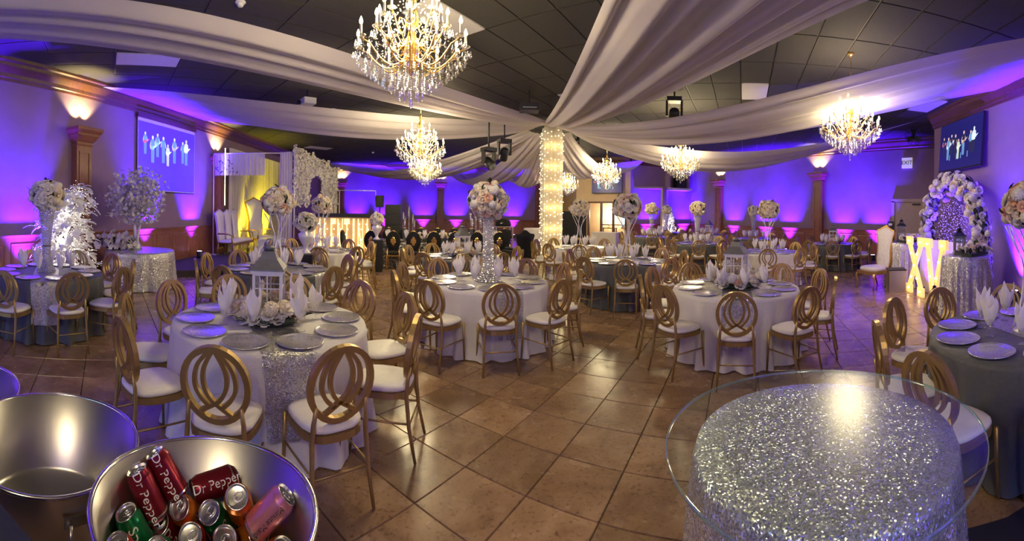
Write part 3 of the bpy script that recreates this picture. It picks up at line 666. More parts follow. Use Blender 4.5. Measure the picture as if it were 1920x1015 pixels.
def spline(pts, n=14):
    out = []; m_ = len(pts)
    for i in range(m_ - 1):
        p0 = pts[max(0, i - 1)]; p1 = pts[i]; p2 = pts[i + 1]; p3 = pts[min(m_ - 1, i + 2)]
        for k in range(n // (m_ - 1) + 1):
            t = k / (n // (m_ - 1) + 1); out.append(tuple(.5 * (2 * p1[c] + (p2[c] - p0[c]) * t + (2 * p0[c] - 5 * p1[c] + 4 * p2[c] - p3[c]) * t * t + (3 * p1[c] - p0[c] - 3 * p2[c] + p3[c]) * t ** 3) for c in range(len(p1))))
    out.append(pts[-1]); return out
def chair_parts():
    L = []
    L.append(('back_frame', MB().band(ell(OA, OB), .0165, .017, ch_fr, True), 'gold'))
    for s in (-1, 1):
        inner = spline([(s * .005, OB * .96), (s * .060, OB * .45), (s * .066, -.0), (s * .030, -OB * .38), (-s * .035, -OB * .62), (-s * .105, -OB * .83)], 20)
        outer = spline([(s * .020, OB * .97), (s * .098, OB * .50), (s * .118, 0), (s * .088, -OB * .36), (s * .034, -OB * .62)], 20)
        L.append(('back_slat', MB().band(inner, .0115, .013, ch_fr), 'gold')); L.append(('back_slat', MB().band(outer, .0115, .013, ch_fr), 'gold'))
    for s in (-1, 1):
        L.append(('leg', MB().tube([(s * .150, -.213, .62), (s * .160, -.198, .52), (s * .166, -.195, .42), (s * .172, -.215, .22), (s * .185, -.262, .004)], [.011, .014, .015, .013, .010], 7), 'gold'))
        L.append(('leg', MB().tube([(s * .188, .175, .43), (s * .19, .178, .25), (s * .196, .190, .004)], [.016, .013, .010], 7), 'gold'))
        L.append(('stretcher', MB().tube([(s * .171, -.208, .25), (s * .191, .18, .25)], .007, 6), 'gold'))
    L.append(('stretcher', MB().tube([(-.172, -.212, .235), (.172, -.212, .235)], .007, 6), 'gold'))
    ap = MB(); pts = []
    for k in range(24):
        a = 2 * pi * k / 24; c, s_ = cos(a), sin(a); q = (abs(c) ** 3.2 + abs(s_) ** 3.2) ** (-1 / 3.2); y = s_ * q; pts.append((c * q * .196 * (.88 + .12 * (y + 1) / 2), y * .192))
    ap.band(pts, .012, .020, (Vector((0, 0, .425)), Vector((1, 0, 0)), Vector((0, 1, 0)), Vector((0, 0, 1))), True)
    L.append(('seat_frame', ap, 'gold')); L.append(('seat', pillow(.205, .202, .445, .055), 'seat_white')); return L
CP = [(n_, b.mesh(n_, m_)) for n_, b, m_ in chair_parts()]
fj = MB(); 
for n_, b, m_ in chair_parts():
    if m_ == 'gold': fj.merge(b, Matrix.Identity(4))
def chair(x, y, rz, label, group):
    t = thing('oval_back_chair', label, 'chair', (x, y, 0), rz, group)
    for n_, me in CP: link(n_, me, t)
    return t

# ================================================================== TABLES, SETTINGS
TR_, TH_ = .78, .76
def cloth_mb(R, H, n_ch, a0, seed, foldn=None, low=.012):
    r = random.Random(seed); fn_ = foldn or n_ch * 2; ph = r.uniform(0, 6.28)
    def f(u, v):
        a = u * 2 * pi
        if v < .28: q = v / .28; return (R * q * cos(a), R * q * sin(a), H)
        if v < .34: q = (v - .28) / .06; return ((R + .012 * q) * cos(a), (R + .012 * q) * sin(a), H - .02 * q)
        q = (v - .34) / .66; z = (H - .02) * (1 - q) + low * q
        w = cos(n_ch * (a - a0)); fo = sin(fn_ * a + ph) * .7 + sin(fn_ * 1.62 * a + 2 * ph) * .4 + .35 * sin(fn_ * .5 * a + 3 * ph)
        rr = R + .012 - .035 * q * max(0, w) + q ** .8 * (.045 * fo + .03) + (.03 * q ** 6)
        return (rr * cos(a), rr * sin(a), z)
    return MB().grid(150, 15, f, closed_u=True)
def runner_mb(R, H, ang, hw, drop):
    def f(u, v):
        s = (v - .5) * 2; x = (u - .5) * 2 * hw; edge = sqrt(max(.01, R * R - x * x)); Ltot = edge + drop; d = abs(s) * Ltot; sg = 1 if s > 0 else -1
        if d <= edge: return (x, sg * d, H + .004)
        q = d - edge; return (x, sg * (edge + .024 + .01 * sin(x * 40) + .05 * q), H - q)
    b = MB().grid(9, 41, f); return MB().merge(b, Rz(ang))
plate_me = MB().lathe([(.0001, .006), (.085, .006), (.098, .010), (.112, .013), (.155, .015), (.160, .019), (.163, .017), (.160, .011), (.10, .003), (.08, .0)], 36, cap=False).mesh('charger_plate', 'charger')
gl_mb = MB().lathe([(.0001, .002), (.036, .002), (.036, .005), (.012, .010), (.007, .016), (.010, .030), (.006, .045), (.010, .060), (.030, .085), (.036, .115), (.035, .150), (.037, .165), (.0345, .165), (.033, .150), (.034, .115), (.028, .088), (.0001, .072)], 14, cap=False)
glass_me = gl_mb.mesh('goblet', 'glass')
def napkin_mb(seed):
    r = random.Random(seed); pts = 3; ph = r.uniform(0, 6.28); pl_ = r.randint(6, 8); lean = r.uniform(-.012, .012)
    def f(u, v):
        a = u * 2 * pi; z = .076 + v * .165
        if v < .22: base = .010 + .024 * v / .22
        else: q = (v - .22) / .78; base = .034 + .018 * sin(pi * q * .62)
        rip = 1 + (.20 * sin(pl_ * a + 1.5 * v + ph) + .10 * sin((pl_ - 3) * a - 4 * v)) * max(0, v - .15)
        tip = abs(((a * pts / (2 * pi) + ph) % 1) - .5) * 2      # saw-tooth crown
        rr = base * rip * (1 - .10 * tip * v ** 3)
        return (rr * cos(a) + lean * v * v, rr * sin(a) * .8, z + v ** 3 * (.085 * tip ** 1.3 - .045))
    return MB().grid(42, 12, f, closed_u=True)
nap_mes = [napkin_mb(k).mesh('napkin', 'napkin') for k in range(5)]

# ---- flowers
def petal(w, h, cup, n=3):
    return MB().grid(n, n, lambda u, v: ((u - .5) * 2 * w * sin(pi * (.18 + .68 * v)), h * v * .55 + cup * (1 - v) * 0, h * v * (.9 - .35 * v) - cup * (2 * u - 1) ** 2 * .0 + cup * v * v))
def rose_mb(seed, openn=1.0):
    r = random.Random(seed); b = MB(); b.lathe([(.10, -.15), (.22, .10), (.26, .30), (.18, .46), (.10, .48), (.08, .36), (.0001, .30)], 7)
    for k, (cnt, w, h, tilt, r0) in enumerate(((5, .34, .52, .25, .22), (6, .46, .60, .75, .30), (6, .50, .62, 1.25, .34))):
        for i in range(cnt):
            a = 2 * pi * (i + .5 * k) / cnt + r.uniform(-.15, .15); pm = MB().grid(4, 3, lambda u, v: ((u - .5) * 2 * w * (.55 + .75 * v - .35 * v * v) * (1 if v < .9 else .8), -.10 * (2 * u - 1) ** 2 + .05 * v, h * v))
            M = Matrix.Rotation(a, 4, 'Z') @ Matrix.Translation((0, r0, -.12 + .05 * (2 - k))) @ Matrix.Rotation(-tilt * openn, 4, 'X'); b.merge(pm, M)
    return b
def hydrangea_mb(seed):
    r = random.Random(seed); b = MB(); b.ball((0, 0, .22), .55, 9, 6)
    for k in range(46):
        z = 1 - (k + .5) / 46 * 1.35; q = sqrt(max(0, 1 - z * z)); a = k * 2.39996; d = Vector((q * cos(a), q * sin(a), z)); M = TR(Vector((0, 0, .22)) + d * .70, up(d), .26)
        b.add([M @ Vector(v) for v in ((0, 0, 0), (1, .25, .3), (.9, .9, .1), (.25, 1, .3), (-1, .25, .3), (-.9, .9, .1), (-.25, 1, .3), (-1, -.25, .3), (-.9, -.9, .1), (-.25, -1, .3), (1, -.25, .3), (.9, -.9, .1), (.25, -1, .3))],
              [(0, 1, 2, 3), (0, 6, 5, 4), (0, 7, 8, 9), (0, 12, 11, 10)])
    return b
ROSE = [rose_mb(k) for k in range(3)]; HYD = [hydrangea_mb(1)]
FCOL = ['rose_cream', 'rose_white', 'rose_peach', 'rose_pink']
FM = {c: [q.mesh('rose', c) for q in ROSE] for c in FCOL}; HM = {c: [q.mesh('hydrangea', c) for q in HYD] for c in ('rose_white', 'rose_cream')}
leaf_mb = MB().grid(3, 4, lambda u, v: ((u - .5) * .55 * sin(pi * (.05 + .9 * v)), v * 1.0, .12 * sin(pi * v) - .12 * abs(u - .5)))
LEAFM = {c: leaf_mb.mesh('leaf', c) for c in ('leaf', 'leaf_grey', 'leaf_white')}
def fib(n, zmin=-1.0):
    for k in range(n):
        z = 1 - (k + .5) / n * (1 - zmin); q = sqrt(max(0, 1 - z * z)); a = k * 2.39996; yield Vector((q * cos(a), q * sin(a), z))
PAL = {'mix': ['rose_white'] * 5 + ['rose_cream'] * 4 + ['rose_pink'] * 3 + ['rose_peach'], 'cream': ['rose_cream'] * 5 + ['rose_white'] * 2, 'white': ['rose_white'] * 6 + ['rose_cream']}
def flower_ball(p, R, label, n=92, pal='mix', near=True, squash=.92, seed=1, name='flower_ball'):
    r = random.Random(seed); t = thing(name, label, 'flower arrangement', p, r.uniform(0, 6), 'round rose centrepieces')
    MB().ball((0, 0, 0), R * .74, 12, 8, (1, 1, squash)).build('foliage_core', 'leaf', t)
    rr = R * 1.9 / sqrt(n) * 1.22; J = {}
    n = int(n)
    for k, d in enumerate(fib(n, -.86)):
        d = (d + Vector((r.uniform(-.1, .1), r.uniform(-.1, .1), r.uniform(-.1, .1)))).normalized(); c = r.choice(PAL[pal]); q = d * R * (.80 + r.uniform(-.05, .06)); q.z *= squash
        s = rr * r.uniform(.82, 1.15); hyd = r.random() < .22 and c in HM
        if r.random() < .06: continue
        if near: link('hydrangea' if hyd else 'rose', r.choice(HM[c] if hyd else FM[c]), t, q, up(d), s)
        else: J.setdefault(c, MB()).merge(r.choice(HYD if hyd else ROSE), TR(q, up(d), s))
    lf = MB()
    for k in range(14 if near else 8):
        d = Vector((r.gauss(0, 1), r.gauss(0, 1), r.gauss(0, .8))).normalized(); q = d * R * .9; q.z *= squash
        if near: link('leaf', LEAFM['leaf'], t, q, up((d + Vector((r.uniform(-1, 1), r.uniform(-1, 1), 0)))), R * .34)
        else: lf.merge(leaf_mb, TR(q, up(d + Vector((.5, .3, 0))), R * .34))
    for c, b in J.items(): stuff(b.build('roses', c, t))
    if not near: stuff(lf.build('leaves', 'leaf', t))
    return t
def wreath(p, R, label, n=48, pal='mix', seed=1, near=True, h=.11):
    r = random.Random(seed); t = thing('flower_wreath', label, 'flower arrangement', p, 0, 'flower rings around the lanterns'); s = .064
    MB().tube([(R * cos(2 * pi * k / 20), R * sin(2 * pi * k / 20), .04) for k in range(20)], .035, 6, True).build('moss_ring', 'leaf', t)
    J = {}
    for k in range(n):
        a = 2 * pi * k / n + r.uniform(-.1, .1); rr = R + r.uniform(-.05, .06); z = .045 + r.uniform(0, h); c = r.choice(PAL[pal]); hyd = c in HM and r.random() < .22
        d = Vector((cos(a) * .8, sin(a) * .8, .9 + r.uniform(-.4, .4))); q = Vector((rr * cos(a), rr * sin(a), z))
        if near: link('hydrangea' if hyd else 'rose', r.choice(HM[c] if hyd else FM[c]), t, q, up(d), s * r.uniform(.85, 1.25))
        else: J.setdefault(c, MB()).merge(r.choice(HYD if hyd else ROSE), TR(q, up(d), s * r.uniform(.85, 1.25)))
    L = MB()
    for k in range(20):
        a = r.uniform(0, 6.28); q = Vector(((R + .05) * cos(a), (R + .05) * sin(a), .03 + r.uniform(0, .04))); d = Vector((cos(a), sin(a), r.uniform(.05, .7)))
        if near: link('leaf', LEAFM['leaf' if k % 3 else 'leaf_grey'], t, q, d.to_track_quat('Y', 'Z'), .085)
        else: L.merge(leaf_mb, TR(q, d.to_track_quat('Y', 'Z'), .085))
    for c, b in J.items(): stuff(b.build('roses', c, t))
    if not near: stuff(L.build('leaves', 'leaf', t))
def lantern_meshes(w, h, rh):
    L = []; p = w / 2
    L.append(('base', MB().box((0, 0, .015), (p + .015, p + .015, .015)), 0))
    for sx in (-1, 1):
        for sy in (-1, 1): L.append(('post', MB().box((sx * (p - .01), sy * (p - .01), .03 + h / 2), (.011, .011, h / 2)), 0))
    L.append(('top_plate', MB().box((0, 0, h + .037), (p + .012, p + .012, .008)), 0))
    for k in range(4):
        M = Rz(k * pi / 2); g = MB()
        g.box((0, p - .008, .03 + h * .66), (p - .02, .004, .005)); g.box((0, p - .008, .03 + h / 2), (.005, .004, h / 2)); g.box((0, p - .008, .045), (p - .02, .006, .012)); g.box((0, p - .008, .03 + h - .012), (p - .02, .006, .012))
        L.append(('glazing_bar', MB().merge(g, M), 0)); L.append(('pane', MB().merge(MB().box((0, p - .012, .03 + h / 2), (p - .02, .0015, h / 2)), M), 2))
    z = h + .045; b = MB(); b.frus((0, 0, z), (p + .018, p + .018), (p + .016, p + .016), .012); b.frus((0, 0, z + .012), (p + .016, p + .016), (p * .62, p * .62), rh * .45); b.frus((0, 0, z + .012 + rh * .45), (p * .62, p * .62), (p * .42, p * .42), rh * .35); L.append(('roof', b, 1))
    zt = z + .012 + rh * .8; b = MB(); b.lathe([(p * .34, zt), (p * .34, zt + .015), (p * .46, zt + .02), (p * .40, zt + .035), (.012, zt + .05)], 12); L.append(('vent_cap', b, 1))
    L.append(('ring_handle', MB().tube([(.028 * cos(a), 0, zt + .072 + .028 * sin(a)) for a in [2 * pi * k / 14 for k in range(14)]], .004, 5, True), 1))
    L.append(('candle', MB().lathe([(.032, .03), (.032, .14), (.003, .142), (.003, .155)], 12), 3)); return L
LANT = {}
def lantern(p, label, rz=0, w=.235, h=.37, rh=.17, mats=('white_frame', 'roof_grey', 'pane', 'candle_wax'), group='lanterns on the tables', glow=0):
    key = (w, h, rh, mats)
    if key not in LANT: LANT[key] = [(n_, b.mesh(n_, mats[i])) for n_, b, i in lantern_meshes(w, h, rh)]
    t = thing('lantern', label, 'lantern', p, rz, group)
    for n_, me in LANT[key]: link(n_, me, t)
    if glow: MB().lathe([(.004, .155), (.009, .165), (.0001, .19)], 6).build('flame', 'bulb', t); lamp('candle_light', 'POINT', (0, 0, .2), glow, WARM, t, .02)
    return t
# ---- vases
def beads(prof, n):
    b = MB(); o = MB().lathe([(.0001, 1), (1, 0), (.0001, -1)], 5, smooth=False); i = 0
    for (r0, z0), (r1, z1) in zip(prof[:-1], prof[1:]):
        L = sqrt((r1 - r0) ** 2 + (z1 - z0) ** 2); st_ = 2 * pi * (r0 + r1) / 2 / n * .92; m_ = max(1, round(L / st_))
        for k in range(m_):
            q = k / m_; r = r0 + (r1 - r0) * q; z = z0 + (z1 - z0) * q; i += 1
            for j in range(n): a = 2 * pi * (j + .5 * (i % 2)) / n; b.merge(o, TR((r * cos(a), r * sin(a), z), None, .54 * 2 * pi * r / n))
    return b
VASE = {}
def bead_vase(p, label, kind='column', H=.9):
    prof = {'column': [(.16, .01), (.13, .03), (.085, .10), (.066, .17), (.064, .30), (.064, H - .12), (.075, H)], 'trumpet': [(.12, .01), (.10, .06), (.068, .16), (.055, .30), (.058, .42), (.075, .60), (.10, .78), (.115, H)]}[kind]
    if (kind, H) not in VASE: VASE[(kind, H)] = (MB().lathe([(max(.001, r - .012), z) for r, z in prof], 20).mesh('vase_body', 'acrylic'), beads(prof, 22).mesh('crystal_beads', 'bead'), MB().lathe([(.062, H * .40 - .006), (.0665, H * .40), (.062, H * .40 + .006)], 18, cap=False).mesh('dark_band', 'black'))
    t = thing('crystal_vase', label, 'vase', p, 0, 'crystal bead vases'); a, b, c = VASE[(kind, H)]
    link('vase_body', a, t); stuff(link('crystal_beads', b, t)); link('band', c, t); return t
lat_me = {}
def lattice_vase(p, label, H=.84, mat='white_metal', rz=0):
    if mat not in lat_me:
        bars = []
        for sg in (-1, 1):
            for k in range(5):
                a0 = 2 * pi * k / 5 + (.3 if sg > 0 else 0); pts = []
                for i in range(13):
                    t = i / 12; r = .115 * (1 - t) ** 1 * .9 + .03 + .16 * max(0, t - .62) ** 1.1 / .38 * .55; r = .14 - .095 * sin(pi * min(1, t / .62) / 2) if t < .62 else .045 + .155 * ((t - .62) / .38) ** 1.1
                    pts.append((r * cos(a0 + sg * 1.5 * t), r * sin(a0 + sg * 1.5 * t), .012 + (H - .02) * t))
                bars.append(MB().tube(pts, .0065, 5).mesh('bar', mat))
        lat_me[mat] = (bars, MB().lathe([(.0001, .0), (.13, .0), (.13, .012), (.0001, .014)], 20, cap=False).mesh('base_plate', mat), MB().lathe([(.05, H - .012), (.10, H - .004), (.10, H + .004), (.05, H + .004)], 18).mesh('top_plate', mat))
    t = thing('lattice_vase', label, 'vase', p, rz, 'white lattice flower stands'); bars, bp, tp = lat_me[mat]
    for q in bars: link('bar', q, t)
    link('base_plate', bp, t); link('top_plate', tp, t); return t
cloth_cache = {}
def round_table(px, d, desc, cloth, centre, ang_chairs, nch=10, ang_run=.3, seed=0, nglass=8, skip=(), label=None, R=TR_, rglass=.36):
    p = gp(px, d); cam_ang = atan2(-p.y, -p.x); a0 = rad(ang_chairs) if ang_chairs is not None else cam_ang
    lb = label or ('%s clothed round table, the %s' % ('white' if cloth == 'linen_white' else 'dark grey', desc))
    t = thing('round_table', lb, 'table', p, 0, 'round banquet tables')
    cloth_mb(R, TH_, nch, a0, seed).build('tablecloth', cloth, t)
    MB().lathe([(.0001, TH_ - .03), (R - .02, TH_ - .03), (R - .02, TH_ - .004), (.0001, TH_ - .004)], 32).build('tabletop', 'oak_dark', t)
    MB().lathe([(.22, .03), (.05, .06), (.05, TH_ - .03)], 12).build('pedestal', 'black', t)
    runner_mb(R, TH_, ang_run, .17, .52).build('sequin_runner', 'sequin_runner', t)
    order = sorted(range(nch), key=lambda k: ((a0 + 2 * pi * k / nch) - cam_ang) % (2 * pi)); near = min(range(nch), key=lambda k: abs(((a0 + 2 * pi * k / nch - cam_ang + pi) % (2 * pi)) - pi))
    r = random.Random(seed + 50)
    for k in range(nch):
        idx = (near - k) % nch; a = a0 + 2 * pi * k / nch; ca = a + r.uniform(-.03, .03)
        if idx not in skip:
            rr = .985 + r.uniform(-.02, .03); chair(p.x + rr * cos(ca), p.y + rr * sin(ca), ca + pi / 2 + r.uniform(-.07, .07), 'gold oval-back chair at the %s, %s' % (desc, ORD[idx]), 'gold oval-back chairs')
        pl_ = link('charger_plate', plate_me, None, (p.x + .60 * cos(a), p.y + .60 * sin(a), TH_ + .001), (0, 0, a)); tag(pl_, 'silver charger plate on the %s, %s' % (desc, ORD[idx]), 'plate', 'silver charger plates')
        pl_.location.z = TH_ + .003
    neg = min(range(nglass), key=lambda k: abs(((a0 + .31 + 2 * pi * k / nglass - cam_ang + pi) % (2 * pi)) - pi))
    for k in range(nglass):
        a = a0 + .31 + 2 * pi * k / nglass + r.uniform(-.08, .08); q = rglass + r.uniform(-.02, .04); idx = (neg - k) % nglass; loc = (p.x + q * cos(a), p.y + q * sin(a), TH_ + .006)
        g = link('goblet', glass_me, None, loc); tag(g, 'clear stemmed goblet, %s, %s' % (desc, ORD[idx]), 'glass', 'stemmed goblets')
        nk = link('napkin', r.choice(nap_mes), None, loc, (r.uniform(-.06, .06), r.uniform(-.06, .06), r.uniform(0, 6.28)), r.uniform(1.05, 1.22)); tag(nk, 'white napkin in a goblet, %s, %s' % (desc, ORD[idx]), 'napkin', 'napkins folded in goblets')
    top = p + Vector((0, 0, TH_ + .006)); nr = d < 9.95
    kind = centre[0]
    if kind == 'lantern': lantern(top, 'white lantern with a grey roof on the %s' % desc, centre[1]); wreath(top, .225, 'ring of pale roses around the lantern on the %s' % desc, seed=seed, near=nr)
    else:
        H = centre[2]; R2 = centre[3]
        if kind == 'lattice': lattice_vase(top, 'white crossed-bar flower stand on the %s' % desc, H=.84, rz=centre[1]); H = .84
        else: bead_vase(top, 'crystal bead %s vase on the %s' % (kind, desc), kind, H)
        flower_ball(top + Vector((0, 0, H + R2 * .62)), R2, 'ball of pale roses topping the vase on the %s' % desc, seed=seed + 3, near=nr, pal=centre[4] if len(centre) > 4 else 'mix', n=centre[5] * 1.4 // 1 if len(centre) > 5 else 92)
    return p
W_, G_ = 'linen_white', 'linen_grey'
AX = -A0    # world angle of the picture's depth axis correction
T1 = round_table(506, 3.30, 'foreground lantern table', W_, ('lantern', .25), -35 - 12.2, seed=1, ang_run=.55, nglass=7)
round_table(916, 5.30, 'crystal column table', W_, ('column', 0, .86, .285), -94, seed=2, ang_run=.15)
round_table(1382, 5.08, 'aisle lantern table', W_, ('lantern', .5), None, seed=3, ang_run=-.75)
round_table(88, 5.70, 'leftmost table by the glowing tree', G_, ('trumpet', 0, .90, .265, 'white', 60), -23.5, seed=4, ang_run=.9)
round_table(1931, 3.25, 'table at the right edge', G_, ('lattice', .1, .84, .24), 160, seed=5, ang_run=2.4)
round_table(520, 6.13, 'dark table behind the foreground lantern', G_, ('lattice', .2, .84, .27), None, seed=6, ang_run=1.3)
round_table(602, 9.0, 'table before the lit letters', W_, ('lattice', .4, .84, .25), None, seed=7, ang_run=.2)
round_table(868, 8.1, 'lantern table before the head table', G_, ('lantern', .3), None, seed=8, ang_run=.3)
round_table(1087, 10.4, 'white table right of the pillar', W_, ('lattice', .1, .84, .27, 'cream'), None, seed=9, ang_run=.1)
round_table(1177, 7.65, 'grey table with a lattice stand', G_, ('lattice', .5, .84, .29), None, seed=10, ang_run=.4)
round_table(1222, 15.5, 'far table with slim trumpet vase', G_, ('trumpet', 0, .90, .26, 'cream', 44), None, seed=11)
round_table(1308, 12.4, 'trumpet vase table under the chandelier', G_, ('trumpet', 0, .90, .27, 'cream', 50), None, seed=12, ang_run=.8)
round_table(1413, 15.0, 'far table by the right wall', G_, ('trumpet', 0, .90, .22, 'white', 44), None, seed=13)
round_table(1441, 9.9, 'white lattice table behind the aisle', W_, ('lattice', .3, .84, .28, 'cream'), None, seed=14, ang_run=.6)
round_table(1562, 12.8, 'lantern table by the nearer pilaster', G_, ('lantern', .6), None, seed=15, ang_run=.9)
round_table(1330, 17.4, 'far lantern table in the corner', W_, ('lantern', .2), None, seed=16)
round_table(1250, 19.2, 'farthest table by the alcove', G_, ('trumpet', 0, .90, .25, 'white', 44), None, seed=17)

# ================================================================== SCREENS
def figure(b_by, x, z, h, top, bottom, skin='fig_skin', guitar=None, y=-.004):
    """flat standing musician on a picture surface (x right, z up)"""
    def poly(m_, pts): b_by.setdefault(m_, MB()).add([(px_, y, pz_) for px_, pz_ in pts], [tuple(range(len(pts)))], False)
    hr = h * .075; hc = z + h * .92
    poly(skin, [(x + hr * .8 * cos(2 * pi * k / 10), hc + hr * sin(2 * pi * k / 10)) for k in range(10)])
    w = h * .13; poly(top, [(x - w * .75, z + h * .48), (x + w * .75, z + h * .48), (x + w, z + h * .80), (x + w * .45, z + h * .85), (x - w * .45, z + h * .85), (x - w, z + h * .80)])
    for s in (-1, 1): poly(bottom, [(x + s * w * .08, z), (x + s * w * .62, z), (x + s * w * .75, z + h * .49), (x + s * w * .02, z + h * .49)])
    for s in (-1, 1): poly(skin, [(x + s * w * .9, z + h * .78), (x + s * w * 1.35, z + h * .60), (x + s * w * 1.15, z + h * .56), (x + s * w * .75, z + h * .72)])
    if guitar: poly(guitar, [(x - w * 1.2, z + h * .50), (x - w * .1, z + h * .46), (x + w * 2.1, z + h * .66), (x + w * 2.2, z + h * .70), (x + w * .1, z + h * .60), (x - w * 1.0, z + h * .62)])
BAND = [(-.40, .34, .40, 'fig_dark', 'fig_dark', 'fig_red'), (-.28, .22, .50, 'fig_teal', 'fig_teal', 'fig_pale'), (-.20, .32, .44, 'fig_dark', 'fig_dark', 'fig_pale'), (-.10, .24, .50, 'fig_dark', 'fig_dark', None), (-.02, .20, .42, 'fig_green', 'fig_green', 'fig_pale'), (.10, .26, .50, 'fig_dark', 'fig_teal', 'fig_skin'), (.26, .28, .44, 'fig_teal', 'fig_dark', None), (.33, .26, .52, 'fig_pale', 'fig_dark', 'fig_pale')]
def show(t, w, h, y, big=1.0):
    by = {}
    for x, z, hh, tp, bt, g in BAND: figure(by, x * w * .98, (z - .5) * h, hh * h * big, tp, bt, 'fig_skin' if tp != 'fig_pale' else 'fig_pale', g, y)
    for k, x in enumerate((-.22, -.05, .05, .2)): by.setdefault('fig_teal', MB()).add([(x * w + dx, y + .001, (-.5 + .20) * h + dz) for dx, dz in ((-.02, 0), (.02, 0), (.015, .12 * h), (-.015, .12 * h))], [(0, 1, 2, 3)], False)
    for m_, b in by.items(): stuff(b.build('picture_figures', m_, t))
def television(p, rz, w, h, label, mat, tilt=0):
    t = thing('television', label, 'television', p, rz); t.rotation_euler = (tilt, 0, rz)
    MB().box((0, 0, 0), (w / 2, .03, h / 2)).build('casing', 'black', t); MB().box((0, .08, 0), (.25, .05, .2)).build('wall_bracket', 'black', t)
    MB().box((0, -.031, .01), (w / 2 - .018, .002, h / 2 - .028)).build('screen', mat, t); show(t, w, h * .95, -.036)
q = gp(1815, 9.6); aw = Vector((1, 1, 0)).normalized(); nw = Vector((-1, 1, 0)).normalized()
mid = Vector((9.66, 2.36, 3.42)) + nw * .14; television(mid, rad(45) + pi, 2.02, 1.24, 'large wall television showing a band, above the flower arch', 'screen_blue', rad(-4))
c = fpt(1.76, .14); television(Vector((c.x, c.y, 3.16)), fq + pi * 0, 1.64, 1.02, 'distant wall television showing a band, above the glass doors', 'screen_blue')
ps = thing('projection_screen', 'white pull-down projection screen with a band picture on the left wall', 'projection screen', (XL + .06, 9.12, 3.06), pi / 2)
MB().box((0, 0, 0), (1.325, .006, .965)).build('screen_sheet', 'diffuser', ps); MB().box((0, .0, .96), (1.36, .05, .05)).build('roller_case', 'oak_dark', ps); MB().box((0, -.0, -.965), (1.325, .012, .014)).build('weight_bar', 'black', ps)
MB().box((0, -.0085, -.05), (1.31, .002, .88)).build('projected_image', 'projected', ps)
by = {}
for x, z, hh, tp, bt, g in BAND: figure(by, x * 2.6, (z - .34) * 1.7, hh * 1.45, tp if tp != 'fig_dark' else 'fig_teal', bt if bt != 'fig_dark' else 'fig_teal', 'fig_pale', g, -.014)
for m_, b in by.items(): stuff(b.build('picture_figures', m_, ps))

# ================================================================== CEILING FITTINGS
def projector(p, label, rz):
    t = thing('projector', label, 'projector', p, rz); MB().box((0, 0, 0), (.20, .15, .07)).build('body', 'plastic_white', t); MB().lathe([(.045, 0), (.05, .06)], 12, (-.08, -.15, 0), Matrix.Rotation(pi / 2, 3, 'X')).build('lens', 'black', t)
    MB().tube([(0, 0, .07), (0, 0, ZC - p.z)], .02, 8).build('ceiling_mount', 'black', t)
projector(P(574, 192, 9.6), 'white projector hung from the ceiling at upper left', -.9)
projector(P(737, 221, 12.2), 'projector hung from the ceiling left of the second chandelier', -.9)
for px, py, d, lb in ((447, 4, 5.6, 'large round smoke detector at the top left of the ceiling'), (623, 204, 11.3, 'smoke detector on the ceiling beside the white projector'), (698, 285, 18.5, 'smoke detector on the far ceiling left of the second chandelier'), (1524, 165, 8.9, 'smoke detector above the long right-hand drape')):
    v = gp(px, (ZC - CAMZ) * F / (hz(px) - py)); t = thing('smoke_detector', lb, 'smoke detector', (v.x, v.y, ZC)); MB().lathe([(.075, 0), (.075, -.02), (.055, -.035)], 18).build('base', 'plastic_white', t); MB().lathe([(.045, -.035), (.045, -.06), (.03, -.075), (.0001, -.078)], 16, cap=False).build('sensor', 'plastic_white', t)
def moving_head(p, label, rz, tilt=.6):
    t = thing('stage_light', label, 'stage light', p, rz); MB().box((0, 0, .34), (.17, .14, .05)).build('base_box', 'black', t)
    for s in (-1, 1): MB().box((s * .17, 0, .14), (.025, .06, .18)).build('yoke_arm', 'black', t)
    M = Matrix.Rotation(tilt, 4, 'X'); MB().merge(MB().lathe([(.06, .16), (.11, .12), (.12, -.02), (.13, -.14), (.115, -.20)], 16), M).build('head', 'black', t); MB().merge(MB().lathe([(.10, -.203), (.0001, -.206)], 16, cap=False), M).build('lens', 'glass_edge', t)
    MB().tube([(0, 0, .39), (0, 0, ZC - p.z)], .022, 8).build('hanger', 'black', t)
moving_head(P(915, 305, 10.6), 'black moving stage light hanging left of the pillar, nearest of two', .5, -.9); moving_head(P(944, 288, 11.2), 'black moving stage light hanging left of the pillar, farther of two', .2, .5)
moving_head(P(1262, 215, 9.3), 'black stage light on the ceiling above the right-hand drapes', -.6, 1.0); moving_head(P(1076, 268, 15.0), 'black stage light behind the pillar under the drapes', .3, .7)
pr = thing('ceiling_projector', 'flat black projector under the ceiling left of the pillar head', 'projector', P(990, 203, 9.4), -.2); MB().box((0, 0, 0), (.22, .18, .08)).build('body', 'black', pr); MB().box((0, -.182, -.02), (.16, .003, .012)).build('vent_strip', 'steel', pr); MB().tube([(0, 0, .08), (0, 0, ZC - pr.location.z)], .02, 8).build('ceiling_mount', 'black', pr)
fan = thing('caged_fan', 'black caged wall fan high on the right beside the television wall', 'fan', P(1712, 256, 12.9), -1.1)
cg = MB()
for rr in (.10, .19, .28): cg.tube([(rr * cos(2 * pi * k / 20), -.05, rr * sin(2 * pi * k / 20)) for k in range(20)], .006, 4, True)
for k in range(10): a = 2 * pi * k / 10; cg.tube([(.03 * cos(a), -.07, .03 * sin(a)), (.28 * cos(a), -.05, .28 * sin(a)), (.2 * cos(a), .06, .2 * sin(a))], .005, 4)
cg.build('cage', 'black', fan)
